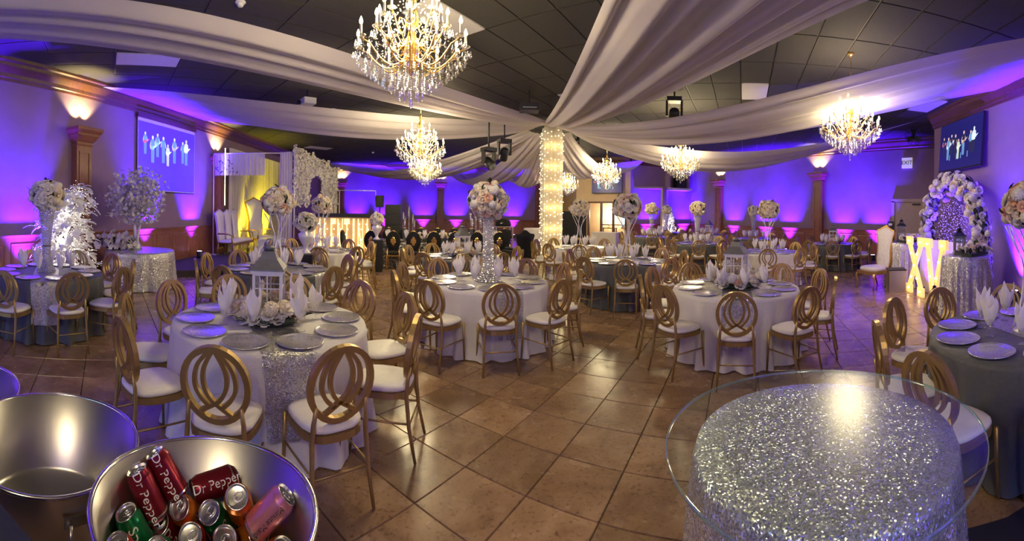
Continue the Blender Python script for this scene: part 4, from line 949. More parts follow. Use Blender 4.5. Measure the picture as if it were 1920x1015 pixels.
for k in range(3): a = 2 * pi * k / 3; MB().merge(MB().grid(3, 4, lambda u, v: ((u - .5) * .14 * (.5 + v), .02 * (u - .5), .03 + .2 * v)), Matrix.Rotation(a, 4, 'Y')).build('blade', 'black', fan)
MB().lathe([(.06, 0), (.07, .14), (.0001, .16)], 12, M=Matrix.Rotation(-pi / 2, 3, 'X')).build('motor', 'black', fan); MB().tube([(0, .14, 0), (0, .7, .1)], .02, 6).build('wall_arm', 'black', fan)

# ================================================================== LEFT SIDE: trees and sequin table
def draped_round(name, p, R, H, mat, label, seed, foldn=24):
    t = thing(name, label, 'table', p, 0); cloth_mb(R, H, foldn, 0, seed, foldn).build('tablecloth', mat, t); MB().lathe([(.0001, H - .03), (R - .02, H - .03), (R - .02, H - .005), (.0001, H - .005)], 28).build('tabletop', 'oak_dark', t); MB().lathe([(.2, .02), (.05, .05), (.05, H - .03)], 10).build('pedestal', 'black', t); return t
SQ = gp(262, 8.7); draped_round('sequin_table', SQ, .74, .76, 'sequin_silver', 'round table in a floor-length silver sequin cloth by the left wall', 21, 14)
blossom_mb = MB()
for k in range(5): blossom_mb.merge(MB().grid(3, 3, lambda u, v: ((u - .5) * .9 * sin(pi * (.15 + .7 * v)), v * .85, .25 * v)), Rz(2 * pi * k / 5))
bt = thing('blossom_tree', 'artificial white blossom tree standing on the silver sequin table', 'tree', SQ + Vector((-.12, .0, .765)))
r = random.Random(11); tk = MB(); tk.tube([(0, 0, 0), (.01, 0, .2), (-.02, .01, .42), (-.05, .02, .7)], [.045, .036, .03, .022], 8); tk.tube([(.05, 0, 0), (.06, 0, .18), (.10, .0, .40), (.16, .02, .72)], [.035, .03, .026, .016], 7); tk.build('trunk', 'white_frame', bt)
MB().lathe([(.16, 0), (.12, .10), (.06, .22)], 14).build('sequin_foot', 'sequin_silver', bt)
br = MB(); bl = MB()
for k in range(60):
    d = Vector((r.gauss(0, 1), r.gauss(0, 1), r.uniform(-.25, 1.3))).normalized(); L = r.uniform(.42, .74); s0 = Vector((r.uniform(-.05, .16), 0, r.uniform(.50, .85))); e = s0 + d * L + Vector((0, 0, .12)); m_ = (s0 + e) / 2 + Vector((0, 0, .08)); br.tube([s0, m_, e], [.010, .007, .003], 4)
for k in range(1500):
    d = Vector((r.gauss(0, 1), r.gauss(0, 1), r.gauss(0, 1))).normalized(); q = Vector((.03, 0, 1.12)) + d * r.uniform(.22, .66) ** 1.0 * (1 + .12 * sin(7 * d.x + 5 * d.z)); q.z = max(q.z, .58)
    bl.merge(blossom_mb, TR(q, up(Vector((r.gauss(0, 1), r.gauss(0, 1), r.gauss(.3, 1)))), r.uniform(.034, .050)))
br.build('branches', 'white_frame', bt); stuff(bl.build('blossoms', 'blossom', bt))
oc = thing('orchid_arrangement', 'low bank of white orchids on the silver sequin table', 'flower arrangement', SQ + Vector((-.50, -.22, .765))); ob = MB(); ol = MB()
for k in range(110):
    q = Vector((max(-.55, min(.5, r.gauss(0, .28))), r.gauss(-.05, .13), 0)); q.z = .03 + r.uniform(0, .36) * math.exp(-q.x * q.x * 3)
    ob.merge(blossom_mb, TR(q, up(Vector((r.gauss(0, .7), -1 + r.gauss(0, .5), .6))), r.uniform(.06, .085)))
for k in range(40): ol.merge(leaf_mb, TR(Vector((r.gauss(0, .26), r.gauss(0, .1), r.uniform(.02, .22))), up(Vector((r.gauss(0, 1), r.gauss(0, 1), r.gauss(0, 1)))), .12))
stuff(ob.build('orchid_blooms', 'blossom', oc)); stuff(ol.build('orchid_leaves', 'leaf', oc)); MB().box((0, .03, .02), (.26, .08, .02)).build('planter', 'black', oc)
lt = gp(124, 7.55); wt = thing('light_tree', 'tall white-leaved artificial tree full of tiny lights by the left pilaster', 'tree', lt); r = random.Random(5)
MB().tube([(0, 0, 0), (.02, 0, .6), (-.01, .02, 1.3), (0, 0, 1.95)], [.04, .03, .02, .01], 8).build('trunk', 'white_frame', wt); MB().lathe([(.16, 0), (.18, .03), (.15, .05), (.05, .07)], 14).build('base', 'white_frame', wt)
tw = MB(); lb = MB(); nl = 0; rest = MB()
for k in range(64):
    z0 = .35 + 1.55 * k / 64; a = k * 2.4; L = r.uniform(.46, .78) * (1.0 - .50 * (z0 / 2.1) ** 2); e = Vector((L * cos(a), L * sin(a), z0 + L * .30)); pts = [Vector((0, 0, z0)), Vector((L * .55 * cos(a), L * .55 * sin(a), z0 + .20)), e, e + Vector((.10 * cos(a), .10 * sin(a), -.16))]; tw.tube(pts, [.008, .006, .004, .002], 4)
    for i in range(9):
        t_ = .25 + .75 * i / 8; q = pts[0].lerp(pts[1], t_ * 2) if t_ < .5 else pts[1].lerp(pts[2], (t_ - .5) * 2); q = q + Vector((r.gauss(0, .03), r.gauss(0, .03), r.gauss(0, .03))); dn = Vector((cos(a + r.gauss(0, .9)), sin(a + r.gauss(0, .9)), r.uniform(-.9, .1)))
        s = r.uniform(.16, .25)
        if nl < 290: link('leaf', LEAFM['leaf_white'], wt, q, dn.to_track_quat('Y', 'Z'), s); nl += 1
        else: rest.merge(leaf_mb, TR(q, dn.to_track_quat('Y', 'Z'), s))
        for _ in range(2): lb.ball(q + Vector((r.gauss(0, .05), r.gauss(0, .05), r.gauss(0, .05))), .0042, 4, 3)
tw.build('branches', 'white_frame', wt); stuff(rest.build('small_leaves', 'leaf_white', wt)); stuff(lb.build('tiny_lights', 'led_white', wt))
for z in (.6, 1.1, 1.6): lamp('tree_glow', 'POINT', (.1, -.12, z), 3.4, (1.0, .92, .75), wt, .12)

# ================================================================== STAGE: curtains, settee, garland wall
def curtain(label, A, B, z0, z1, mat, folds, amp, name='curtain', cat='curtain'):
    A, B = Vector((*A, 0)), Vector((*B, 0)); t = (B - A).normalized(); nn = Vector((-t.y, t.x, 0))
    def f(u, v): q = A.lerp(B, u) + nn * amp * (sin(2 * pi * folds * u) + .4 * sin(2 * pi * folds * 1.7 * u + 1)) * (1.1 - .5 * v); return (q.x, q.y, z0 + (z1 - z0) * v)
    return tag(MB().grid(int(folds * 8) + 1, 6, f).build(name, mat), label, cat)
curtain('tall pale curtain lit yellow on the wall behind the white settee', (XL + .28, 12.35), (XL + .28, 17.6), STZ, 3.75, 'curtain', 26, .05)
for k, y in enumerate((12.9, 14.1, 15.3)): lamp('curtain_wash', 'SPOT', (XL + .75, y, STZ + .17), 330, (1.0, .80, .02), None, .06, aim((-.30, 0, 1)), spot_size=rad(85), spot_blend=.8)
for k, y in enumerate((12.9, 14.1, 15.3)):
    t = thing('curtain_uplight', 'small yellow uplight on the stage below the curtain, ' + ('nearest of three', 'middle of three', 'farthest of three')[k], 'uplight', (XL + .75, y, STZ), 0, 'yellow curtain uplights'); link('housing', can_me, t, sc=.6)
pipe = thing('valance_pipe_stand', 'white crossbar frame carrying the lace valance over the stage', 'frame', (0, 0, 0)); zp = 3.42
MB().tube([(-6.55, 11.35, zp), (-4.35, 12.0, zp)], .02, 8).build('crossbar', 'white_metal', pipe)
for x, y in ((-6.55, 11.35), (-4.35, 12.0)): MB().tube([(x, y, STZ), (x, y, zp)], .022, 8).build('upright', 'white_metal', pipe); MB().box((x, y, STZ + .008), (.15, .15, .008)).build('foot_plate', 'white_metal', pipe)
va = curtain('lace valance with dark dots hanging from the white crossbar', (-6.5, 11.35), (-4.95, 11.80), 2.72, zp - .02, 'sheer', 14, .025, 'lace_valance', 'valance')
dots = MB(); r = random.Random(9)
for k in range(26): q = Vector((r.uniform(-6.45, -5.7), 0, 2.80 + r.random() ** 1.5 * .45)); q.y = 11.30 + (q.x + 6.5) * .29; dots.merge(blossom_mb, TR(q, up((0, -1, 0)), .035))
stuff(dots.build('lace_dots', 'roof_grey', va))
led = thing('light_string', 'vertical string of white bulbs hanging beside the curtain', 'light string', (-6.15, 11.38, 0)); lb = MB(); MB().tube([(0, 0, 1.75), (0, 0, 3.6)], .004, 4).build('wire', 'white_frame', led)
for k in range(34): lb.ball((0, 0, 1.78 + k * .054), .015, 6, 5)
stuff(lb.build('string_bulbs', 'bulb', led))
curtain('white gathered drape hiding the frame upright left of the garlands', (-4.5, 11.95), (-4.08, 11.93), STZ, 3.45, 'curtain', 5, .03)
curtain('white gathered drape at the far end of the garland wall', (-3.72, 15.2), (-3.42, 15.4), STZ, 3.0, 'curtain', 4, .03)
gw = thing('garland_backdrop', 'wall of hanging white blossom garlands with an arched opening', 'flower wall', (0, 0, 0)); r = random.Random(4); A, B = Vector((-4.0, 11.9, 0)), Vector((-3.45, 15.4, 0)); pmb = MB(); top = MB(); lf = MB()
for k in range(30):
    u = k / 29; q = A.lerp(B, u); zt = 3.55 - .42 * u; lo = 1.80 + .1 * sin(k * 1.7) if (u < .33 or u > .62) else 2.62 + .35 * (1 - ((u - .475) / .145) ** 2) * .6
    g = MB(); z = zt
    while z > lo:
        for i in range(2): g.merge(blossom_mb, TR((q.x + r.gauss(0, .03), q.y + r.gauss(0, .04), z), up((r.gauss(.6, .6), r.gauss(-.6, .6), r.gauss(-.3, .5))), .050))
        z -= .045
    stuff(g.build('garland', 'blossom', gw))
for k in range(60):
    u = r.random(); q = A.lerp(B, u); c = r.choice(PAL['white']); link('rose', r.choice(FM[c]), gw, (q.x + r.gauss(0, .06), q.y + r.gauss(0, .04), 3.57 - .42 * u + r.gauss(0, .06)), up((r.gauss(.5, .5), r.gauss(-.7, .5), r.gauss(.3, .5))), r.uniform(.05, .075))
for k in range(36): u = r.random(); q = A.lerp(B, u); link('leaf', LEAFM['leaf'], gw, (q.x, q.y, 3.55 - .42 * u + r.gauss(0, .06)), up((r.gauss(.5, 1), r.gauss(-.7, .6), r.gauss(0, .6))), .11)
MB().tube([A + Vector((0, 0, 3.55)), B + Vector((0, 0, 3.13))], .025, 8).build('top_rail', 'white_metal', gw)
for q in (A, B): MB().tube([q + Vector((0, 0, STZ)), q + Vector((0, 0, 3.5 if q is A else 3.13))], .025, 8).build('upright', 'white_metal', gw)
def throne_back(w, h, z0, y, lean=.10, tuft=True):
    """shield-shaped padded back with a waist; returns pad and frame outline"""
    out = spline([(-.30 * w, 0), (-.40 * w, h * .22), (-.36 * w, h * .48), (-.46 * w, h * .80), (-.50 * w, h * .92), (-.30 * w, h * .97), (0, h * 1.03), (.30 * w, h * .97), (.50 * w, h * .92), (.46 * w, h * .80), (.36 * w, h * .48), (.40 * w, h * .22), (.30 * w, 0)], 48)
    fr = (Vector((0, y, z0)), Vector((1, 0, 0)), Vector((0, -lean, 1)).normalized(), Vector((0, 1, lean)).normalized()); O, U, V, Wn = fr; n = len(out); cx, cz = 0, h * .5
    b = MB(); vs = []; fs = []; prof = [(1, -.045), (1, .01), (.93, .035), (.6, .055), (.25, .06)]
    for s, dd in prof:
        for x, z in out: vs.append(O + U * (cx + (x - cx) * s) + V * (cz + (z - cz) * s) + Wn * dd)
    for i in range(len(prof) - 1):
        for k in range(n): fs.append((i * n + k, i * n + (k + 1) % n, (i + 1) * n + (k + 1) % n, (i + 1) * n + k))
    fs.append(tuple(range(n - 1, -1, -1))); fs.append(tuple((len(prof) - 1) * n + k for k in range(n))); b.add(vs, fs)
    bt_ = MB()
    if tuft:
        for i in range(6):
            for j in range(3 if i % 2 else 2):
                x = (j - (1 if i % 2 else .5)) * w * .24; z = h * (.22 + .12 * i); bt_.ball(O + U * x + V * z + Wn * .060, .010, 6, 4)
    return b, MB().band(out, .016, .030, fr, True), bt_, (O + V * h * 1.03)
def throne_chair(p, rz, label, w=.62, seatw=.60, seatd=.56, H=1.40, pad='seat_white', name='throne_chair', arms=False, group=None):
    t = thing(name, label, 'chair', p, rz, group); sh_ = .46
    pad_b, frm, tf, crown = throne_back(w, H - sh_ + .06, sh_ - .06, -seatd / 2)
    pad_b.build('backrest', pad, t); frm.build('back_frame', 'gold_bright', t); stuff(tf.build('tufting_buttons', 'white_metal', t))
    cr = MB(); 
    for k in range(-3, 4): cr.ball((crown.x + k * .035, crown.y, crown.z + .03 - .006 * k * k), .022 - .002 * abs(k), 6, 5)
    cr.build('crest', 'gold_bright', t)
    pillow(seatw / 2, seatd / 2, sh_ - .05, .11, .92).build('seat', pad, t)
    MB().box((0, seatd / 2 - .02, sh_ - .08), (seatw / 2 - .03, .022, .035)).build('front_apron', 'gold_bright', t)
    for s in (-1, 1):
        MB().box((s * (seatw / 2 - .03), 0, sh_ - .08), (.022, seatd / 2 - .03, .035)).build('side_apron', 'gold_bright', t)
        MB().tube([(s * (seatw / 2 - .04), seatd / 2 - .04, sh_ - .06), (s * (seatw / 2 - .005), seatd / 2 + .0, sh_ - .16), (s * (seatw / 2 - .035), seatd / 2 - .03, .16), (s * (seatw / 2 - .02), seatd / 2 - .0, .004)], [.032, .034, .018, .022], 8).build('leg', 'gold_bright', t)
        MB().tube([(s * (seatw / 2 - .06), -seatd / 2 + .03, sh_ - .06), (s * (seatw / 2 - .06), -seatd / 2 + .02, .2), (s * (seatw / 2 - .05), -seatd / 2 - .06, .004)], [.026, .020, .016], 8).build('leg', 'gold_bright', t)
        if arms: MB().tube([(s * seatw / 2, -seatd / 2, sh_ + .26), (s * seatw / 2, .05, sh_ + .27), (s * seatw / 2, seatd / 2 - .08, sh_ + .22), (s * seatw / 2, seatd / 2 - .1, sh_ - .04)], .022, 7).build('arm', 'gold_bright', t)
    return t
# settee: two linked throne seats plus a wide bridal throne, beside the yellow curtain
def settee(p, rz):
    t = thing('throne_settee', 'white settee of three tall carved backs in front of the yellow curtain', 'settee', p, rz)
    for k in (-1, 0, 1):
        pb, fm, tf, crown = throne_back(.56, 1.0, .42, -.28); M = Matrix.Translation((k * .60, 0, 0)); MB().merge(pb, M).build('backrest', 'seat_white', t); MB().merge(fm, M).build('back_frame', 'white_metal', t)
        cr = MB(); [cr.ball((crown.x + k * .60 + i * .04, crown.y, crown.z + .02 - .005 * i * i), .022, 6, 5) for i in range(-3, 4)]; cr.build('crest', 'gold', t)
    pillow(.92, .29, .40, .10, 1.0, ex=6).build('seat', 'seat_white', t); MB().box((0, .26, .375), (.9, .02, .04)).build('front_apron', 'gold', t)
    for k in (-.9, -.3, .3, .9):
        MB().tube([(k, .26, .38), (k * 1.01, .28, .2), (k, .27, .004)], [.03, .022, .018], 7).build('leg', 'gold', t); MB().tube([(k, -.24, .40), (k, -.30, .004)], [.025, .018], 7).build('leg', 'gold', t)
    for s in (-1, 1): MB().tube([(s * .92, -.26, .70), (s * .93, .08, .70), (s * .92, .22, .66), (s * .92, .24, .40)], .024, 7).build('arm', 'gold', t)
q = P(437, 466, 13.3); settee(Vector((-6.05, 12.05, STZ)), rad(-86))
throne_chair(Vector((-5.85, 13.75, STZ)), rad(-108), 'tallest white tufted throne beside the settee before the curtain', .95, .95, .6, 1.85, 'seat_white', 'bridal_throne', True)
pd = thing('sequin_pedestal', 'small square plinth in blue-lit silver sequins beside the settee', 'plinth', gp(511, 10.6) + Vector((0, 0, STZ)), .3); MB().box((0, 0, .36), (.34, .30, .36)).build('sequin_cover', 'sequin_silver', pd); MB().box((0, 0, .7225), (.345, .305, .0025)).build('top_cover', 'sequin_fine', pd)
# urn of roses at each end of the lit sign
def urn(px, d, py, R, label, pal, n=60, near=True):
    p = gp(px, d); zb = zat(px, py, d); t = thing('flower_urn', label[0], 'urn', (p.x, p.y, 0)); h = zb - R * .7; MB().box((0, 0, (h - .42) / 2), (.16, .16, (h - .42) / 2)).build('plinth', 'black', t); MB().lathe([(.09, h - .42), (.10, h - .40), (.035, h - .34), (.05, h - .28), (.13, h - .14), (.14, h - .06), (.09, h - .03), (.11, h)], 18).build('urn_body', 'white_metal', t)
    flower_ball(Vector((p.x, p.y, zb)), R, label[1], n, pal, near, seed=int(px))
urn(574, 7.35, 417, .215, ('white urn on a plinth left of the lit letters', 'round bunch of white flowers in the urn left of the lit letters'), 'white', 56)
urn(707, 11.0, 411, .20, ('white urn on a plinth right of the lit letters', 'round bunch of yellow-lit roses in the urn right of the lit letters'), 'cream', 46, False)
# lit letter sign
SW = 'VALENTINA'; sgn = thing('marquee_booth', 'booth front with tall bulb-lit letters left of the head table', 'sign', (-2.55, 11.95, 0), rad(6)); 
MB().box((0, .06, .74), (.93, .03, .72)).build('front_panel', 'cream_paint', sgn); MB().box((0, .30, 1.46), (.97, .32, .03)).build('counter_top', 'black', sgn); MB().box((0, .05, 1.50), (.97, .04, .05)).build('top_band', 'black', sgn)
for s in (-1, 1): MB().box((s * .93, .32, .72), (.02, .28, .72)).build('side_panel', 'black', sgn)
for i, chx in enumerate(SW):
    tb = text_mesh(chx, 1.0, .03); xs = [v[0] for v in tb.v]; ys = [v[1] for v in tb.v]; wdt = max(xs) - min(xs); hgt = max(ys) - min(ys); cx, cy = (max(xs) + min(xs)) / 2, (max(ys) + min(ys)) / 2
    kx = .16 / max(wdt, .2) if chx != 'I' else .55; kz = 1.26 / hgt; x0 = -.82 + .205 * i
    b = MB(); b.add([((v[0] - cx) * kx + x0, -.02 - v[2], (v[1] - cy) * kz + .76) for v in tb.v], tb.f, False); lt_ = b.build('letter', 'booth_letter', sgn); lt_['label'] = 'bulb-lit letter'
    bb = MB(); [bb.ball((x0 + (.03 if k % 2 else -.03) * (0 if chx == 'I' else 1), -.075, .30 + k * .155), .016, 6, 5) for k in range(7)]; stuff(bb.build('letter_bulbs', 'marquee_bulb', lt_))
# pipe frame and speakers by the back wall
pf = thing('pipe_stand', 'thin white pipe frame standing before the blue back wall', 'frame', (0, 0, 0)); a_, b_ = P(636, 357, 15.5), P(704, 358, 15.5)
MB().tube([a_, b_], .018, 6).build('crossbar', 'white_metal', pf)
for q in (a_, b_): MB().tube([(q.x, q.y, 0), q], .018, 6).build('upright', 'white_metal', pf); MB().box((q.x, q.y, .008), (.2, .2, .008)).build('foot_plate', 'white_metal', pf)
q = gp(712, 15.2); s1 = thing('pole_speaker', 'black speaker raised on a pole before the blue wall', 'speaker', (q.x, q.y, 0)); zb, zt = zat(712, 389, 15.2), zat(712, 367, 15.2)
MB().frus((0, 0, zb), (.13, .14), (.15, .16), zt - zb).build('cabinet', 'black', s1); MB().box((0, -.165, (zb + zt) / 2), (.12, .006, (zt - zb) / 2 - .02)).build('grille', 'black_grille', s1); MB().tube([(0, 0, .3), (0, 0, zb)], .02, 8).build('pole', 'black', s1)
for k in range(3): a = 2 * pi * k / 3; MB().tube([(0, 0, .75), (.45 * cos(a), .45 * sin(a), .012)], .014, 6).build('leg', 'black', s1)
q = gp(738, 14.6); zs = [0, .62, 1.02, 1.36, 1.72]
for k, (h0, h1) in enumerate(((.0, .62), (.625, 1.13), (1.135, 1.50), (1.505, 1.86))):
    sc_ = thing('stacked_speaker', 'black speaker cabinet in the stack behind the head table, ' + ('bottom', 'second from the bottom', 'third from the bottom', 'top')[k], 'speaker', (q.x, q.y, h0), 0, 'stacked speaker cabinets'); MB().box((0, 0, (h1 - h0) / 2), (.28, .26, (h1 - h0) / 2)).build('cabinet', 'black', sc_); MB().box((0, -.265, (h1 - h0) / 2), (.26, .005, (h1 - h0) / 2 - .025)).build('grille', 'black_grille', sc_)

# ================================================================== HEAD TABLE
HY, HX0, HX1 = 12.05, -1.55, 2.15
ht = thing('head_table', 'long head table in a glittering black and silver cloth', 'table', ((HX0 + HX1) / 2, HY, 0)); hw = (HX1 - HX0) / 2
def hcl(u, v):
    a = u * 2 * pi; c, s = cos(a), sin(a); q = (abs(c) ** 8 + abs(s) ** 8) ** (-1 / 8); x, y = c * q, s * q
    if v < .3: k = v / .3; return (x * hw * k, y * .42 * k, .76)
    k = (v - .3) / .7; w_ = .018 * sin(30 * a) * k; return (x * (hw + .01 + w_ + .02 * k), y * (.43 + w_ + .02 * k), .755 * (1 - k) + .012 * k)
MB().grid(160, 10, hcl, closed_u=True).build('tablecloth', 'sequin_black', ht); MB().box((0, 0, .735), (hw - .03, .39, .015)).build('tabletop', 'oak_dark', ht)
for s in (-1, 1): MB().box((s * (hw - .3), 0, .36), (.03, .3, .36)).build('leg', 'black', ht)
# black oval chairs
oc_ = []
fr_ = (Vector((0, -.24, .82)), Vector((1, 0, 0)), Vector((0, -.10, 1)).normalized(), Vector((0, 1, .10)).normalized())
b = MB(); O, U, V, Wn = fr_; o2 = ell(.185, .255, 30); vs = []; fs = []; pf_ = [(.0001, -.035), (.7, -.032), (.95, -.022), (1, 0), (.95, .022), (.7, .035), (.0001, .04)]
for s, dd in pf_:
    for x, z in o2: vs.append(O + U * x * s + V * z * s + Wn * dd)
for i in range(len(pf_) - 1):
    for k in range(30): fs.append((i * 30 + k, i * 30 + (k + 1) % 30, (i + 1) * 30 + (k + 1) % 30, (i + 1) * 30 + k))
oc_.append(('backrest', b.add(vs, fs), 'velvet_black')); oc_.append(('back_frame', MB().band(ell(.192, .262, 32), .009, .022, fr_, True), 'velvet_black'))
md = MB()
def orn(b, sx, sz, y, pts): b.add([O + U * x * sx + V * z * sz + Wn * y for x, z in pts] + [O + U * x * sx * .8 + V * z * sz * .8 + Wn * (y - .012) for x, z in pts], [tuple(range(len(pts), 2 * len(pts)))] + [(i, (i + 1) % len(pts), len(pts) + (i + 1) % len(pts), len(pts) + i) for i in range(len(pts))], False)
cart = [(0, 1), (.28, .80), (.55, .72), (.5, .45), (.95, .28), (.8, 0), (.95, -.28), (.5, -.45), (.55, -.72), (.28, -.80), (0, -1), (-.28, -.80), (-.55, -.72), (-.5, -.45), (-.95, -.28), (-.8, 0), (-.95, .28), (-.5, .45), (-.55, .72), (-.28, .80)]
orn(md, .085, .135, -.036, cart); oc_.append(('gold_medallion', md, 'gold_bright'))
cr = MB()
for k in range(-4, 5): cr.ball(tuple(O + V * (.275 - .0035 * k * k) + U * k * .022), .024 - .0022 * abs(k), 6, 5)
oc_.append(('gold_crest', cr, 'gold_bright')); oc_.append(('seat', pillow(.22, .22, .42, .09), 'velvet_black'))
for s in (-1, 1):
    oc_.append(('leg', MB().tube([(s * .18, .17, .42), (s * .20, .19, .28), (s * .17, .18, .12), (s * .18, .20, .004)], [.024, .02, .013, .015], 7), 'gold_bright')); oc_.append(('leg', MB().tube([(s * .16, -.20, .60), (s * .17, -.20, .40), (s * .18, -.27, .004)], [.014, .02, .013], 7), 'gold_bright'))
oc_.append(('seat_rail', MB().box((0, 0, .405), (.19, .19, .022)), 'gold_bright'))
OC = [(n_, q.mesh(n_, m_)) for n_, q, m_ in oc_]
def oval_black(x, y, rz, label):
    t = thing('black_oval_chair', label, 'chair', (x, y, 0), rz, 'black oval chairs at the head table')
    for n_, me in OC: link(n_, me, t)
NUM = ['first', 'second', 'third', 'fourth', 'fifth', 'sixth', 'seventh', 'eighth']
for k, px in enumerate((699, 740, 776, 815, 853, 893, 935)): x = 11.35 * tan((px - 960) / F + A0); oval_black(x, 11.35, 0 + random.uniform(-.06, .06), 'black oval chair with gold medallion, near side of head table, %s from the left' % NUM[k])
for k, px in enumerate((728, 758, 790, 821, 853, 887, 920, 950)): x = 12.85 * tan((px - 960) / F + A0); oval_black(x, 12.85, pi, 'black oval chair with gold crest, far side of head table, %s from the left' % NUM[k])
q = gp(657, 11.0); oval_black(q.x, q.y + .2, -pi / 2 - .1, 'black oval chair seen edge-on before the lit letters')
# wing throne at the right end
wt_ = thing('black_wing_chair', 'wide black velvet wing-back chair at the right end of the head table', 'chair', gp(972, 10.9), .35)
out = spline([(-.17, .0), (-.19, .30), (-.27, .56), (-.28, .66), (-.16, .68), (0, .77), (.16, .68), (.28, .66), (.27, .56), (.19, .30), (.17, .0)], 40); fr_w = (Vector((0, -.28, .42)), Vector((1, 0, 0)), Vector((0, -.08, 1)).normalized(), Vector((0, 1, .08)).normalized()); O2, U2, V2, W2 = fr_w; n = len(out); b = MB(); vs = []; fs = []
for s, dd in ((.96, -.05), (1, -.02), (1, .03), (.9, .06)):
    for x, z in out: vs.append(O2 + U2 * x * s + V2 * (.35 + (z - .35) * s) + W2 * dd)
for i in range(3):
    for k in range(n): fs.append((i * n + k, i * n + (k + 1) % n, (i + 1) * n + (k + 1) % n, (i + 1) * n + k))
fs.append(tuple(range(n - 1, -1, -1))); fs.append(tuple(3 * n + k for k in range(n))); b.add(vs, fs).build('backrest', 'velvet_black', wt_)
pillow(.30, .28, .30, .16, 1.0).build('seat', 'velvet_black', wt_)
for s in (-1, 1):
    MB().box((s * .30, 0, .50), (.05, .26, .14)).build('arm', 'velvet_black', wt_)
    for yy in (-.22, .22): MB().tube([(s * .25, yy, .30), (s * .26, yy, .004)], [.025, .016], 7).build('leg', 'black', wt_)
# flower runner, napkins, plates, candelabra on the head table
hz0 = .764; r = random.Random(8)
for k, (px0, px1) in enumerate(((783, 846), (866, 940))):
    x0, x1 = HY * tan((px0 - 960) / F + A0), HY * tan((px1 - 960) / F + A0); t = thing('flower_runner', 'long bank of cream roses on the head table, ' + ('left one', 'right one')[k], 'flower arrangement', ((x0 + x1) / 2, HY, hz0)); MB().box((0, 0, .03), ((x1 - x0) / 2, .08, .03)).build('tray', 'leaf', t)
    for i in range(40): c = r.choice(PAL['cream']); link('rose', r.choice(FM[c]), t, (r.uniform(-.5, .5) * (x1 - x0), r.gauss(0, .07), .07 + r.uniform(0, .16)), up((r.gauss(0, .5), r.gauss(-.5, .5), .8)), r.uniform(.055, .075))
    for i in range(22): link('leaf', LEAFM['leaf'], t, (r.uniform(-.5, .5) * (x1 - x0), r.gauss(0, .08), .05 + r.uniform(0, .1)), up((r.gauss(0, 1), r.gauss(-.7, .6), r.gauss(0, .5))), .12)
def candelabra(p, label):
    t = thing('candelabra', label, 'candelabra', p); r = random.Random(2); MB().lathe([(.0001, 0), (.20, 0), (.20, .012), (.0001, .014)], 24, cap=False).build('base_plate', 'acrylic', t)
    for k in range(9):
        a = 2 * pi * k / 8; rr = 0 if k == 8 else .165; h = (.62, .78, .90, .70, .84, .66, .95, .74, 1.02)[k]; s = MB().tube([(rr * cos(a), rr * sin(a), .012), (rr * cos(a), rr * sin(a), h - .22)], .010, 8).build('stem', 'acrylic', t); MB().lathe([(.022, h - .22), (.025, h - .20), (.025, h), (.023, h), (.023, h - .20)], 10, (rr * cos(a), rr * sin(a), 0), cap=False).build('glass_tube', 'acrylic', s); MB().tube([(rr * cos(a), rr * sin(a), h - .21), (rr * cos(a), rr * sin(a), h - .05)], [.010, .009], 6).build('candle', 'candle_wax', s)
candelabra(Vector((HY * tan((767 - 960) / F + A0), HY, hz0)), 'tall acrylic candelabra on the left half of the head table'); candelabra(Vector((HY * tan((893 - 960) / F + A0), HY + .05, hz0)), 'tall acrylic candelabra on the right half, behind the crystal vase')
for k in range(7):
    x = HX0 + .25 + k * .54
    for sy, nm in ((-1, 'near'), (1, 'far')):
        pl_ = link('charger_plate', plate_me, None, (x, HY + sy * .25, hz0 + .002)); tag(pl_, 'silver charger on the %s side of the head table, %s from the left' % (nm, NUM[k]), 'plate', 'silver charger plates')
        loc = (x + .2, HY + sy * .16, hz0 + .002); g = link('goblet', glass_me, None, loc); tag(g, 'goblet on the %s side of the head table, %s from the left' % (nm, NUM[k]), 'glass', 'stemmed goblets'); nk = link('napkin', nap_mes[k % 5], None, loc, (0, 0, k * 1.3), 1.2); tag(nk, 'white napkin on the %s side of the head table, %s from the left' % (nm, NUM[k]), 'napkin', 'napkins folded in goblets')
# equipment left of the pillar
q = gp(944, 15.6); rk = thing('equipment_rack', 'open metal rack with black amplifiers left of the pillar', 'rack', (q.x, q.y, 0))
for sx in (-1, 1):
    for sy in (-1, 1): MB().box((sx * .32, sy * .25, .55), (.018, .018, .55)).build('post', 'steel', rk)
for z in (.15, .6, 1.08): MB().box((0, 0, z), (.32, .25, .012)).build('shelf', 'steel', rk)
for z in (.32, .80): MB().box((0, 0, z), (.27, .22, .15)).build('amplifier', 'black', rk)
mx = thing('mixer_bag', 'black hooded gear bag lying on top of the metal rack', 'bag', (q.x, q.y, 1.094)); MB().lathe([(.30, 0), (.31, .08), (.27, .20), (.16, .28), (.0001, .30)], 16, M=Matrix.Diagonal((1, .75, 1))).build('bag_body', 'velvet_black', mx); MB().box((-.1, -.2, .12), (.05, .01, .02)).build('tag', 'white_frame', mx)
q = gp(1003, 15.0); draped_round('cocktail_table', q, .40, 1.06, 'linen_white', 'tall cocktail table in a cream cloth left of the pillar', 31, 12)
q = gp(1077, 15.6); cb = thing('black_cabinet', 'tall black covered cabinet right of the pillar', 'cabinet', (q.x, q.y, 0), -.2); MB().box((0, 0, .85), (.42, .3, .85)).build('cover', 'velvet_black', cb); MB().box((0, -.302, .85), (.01, .004, .80)).build('door_gap', 'black', cb)
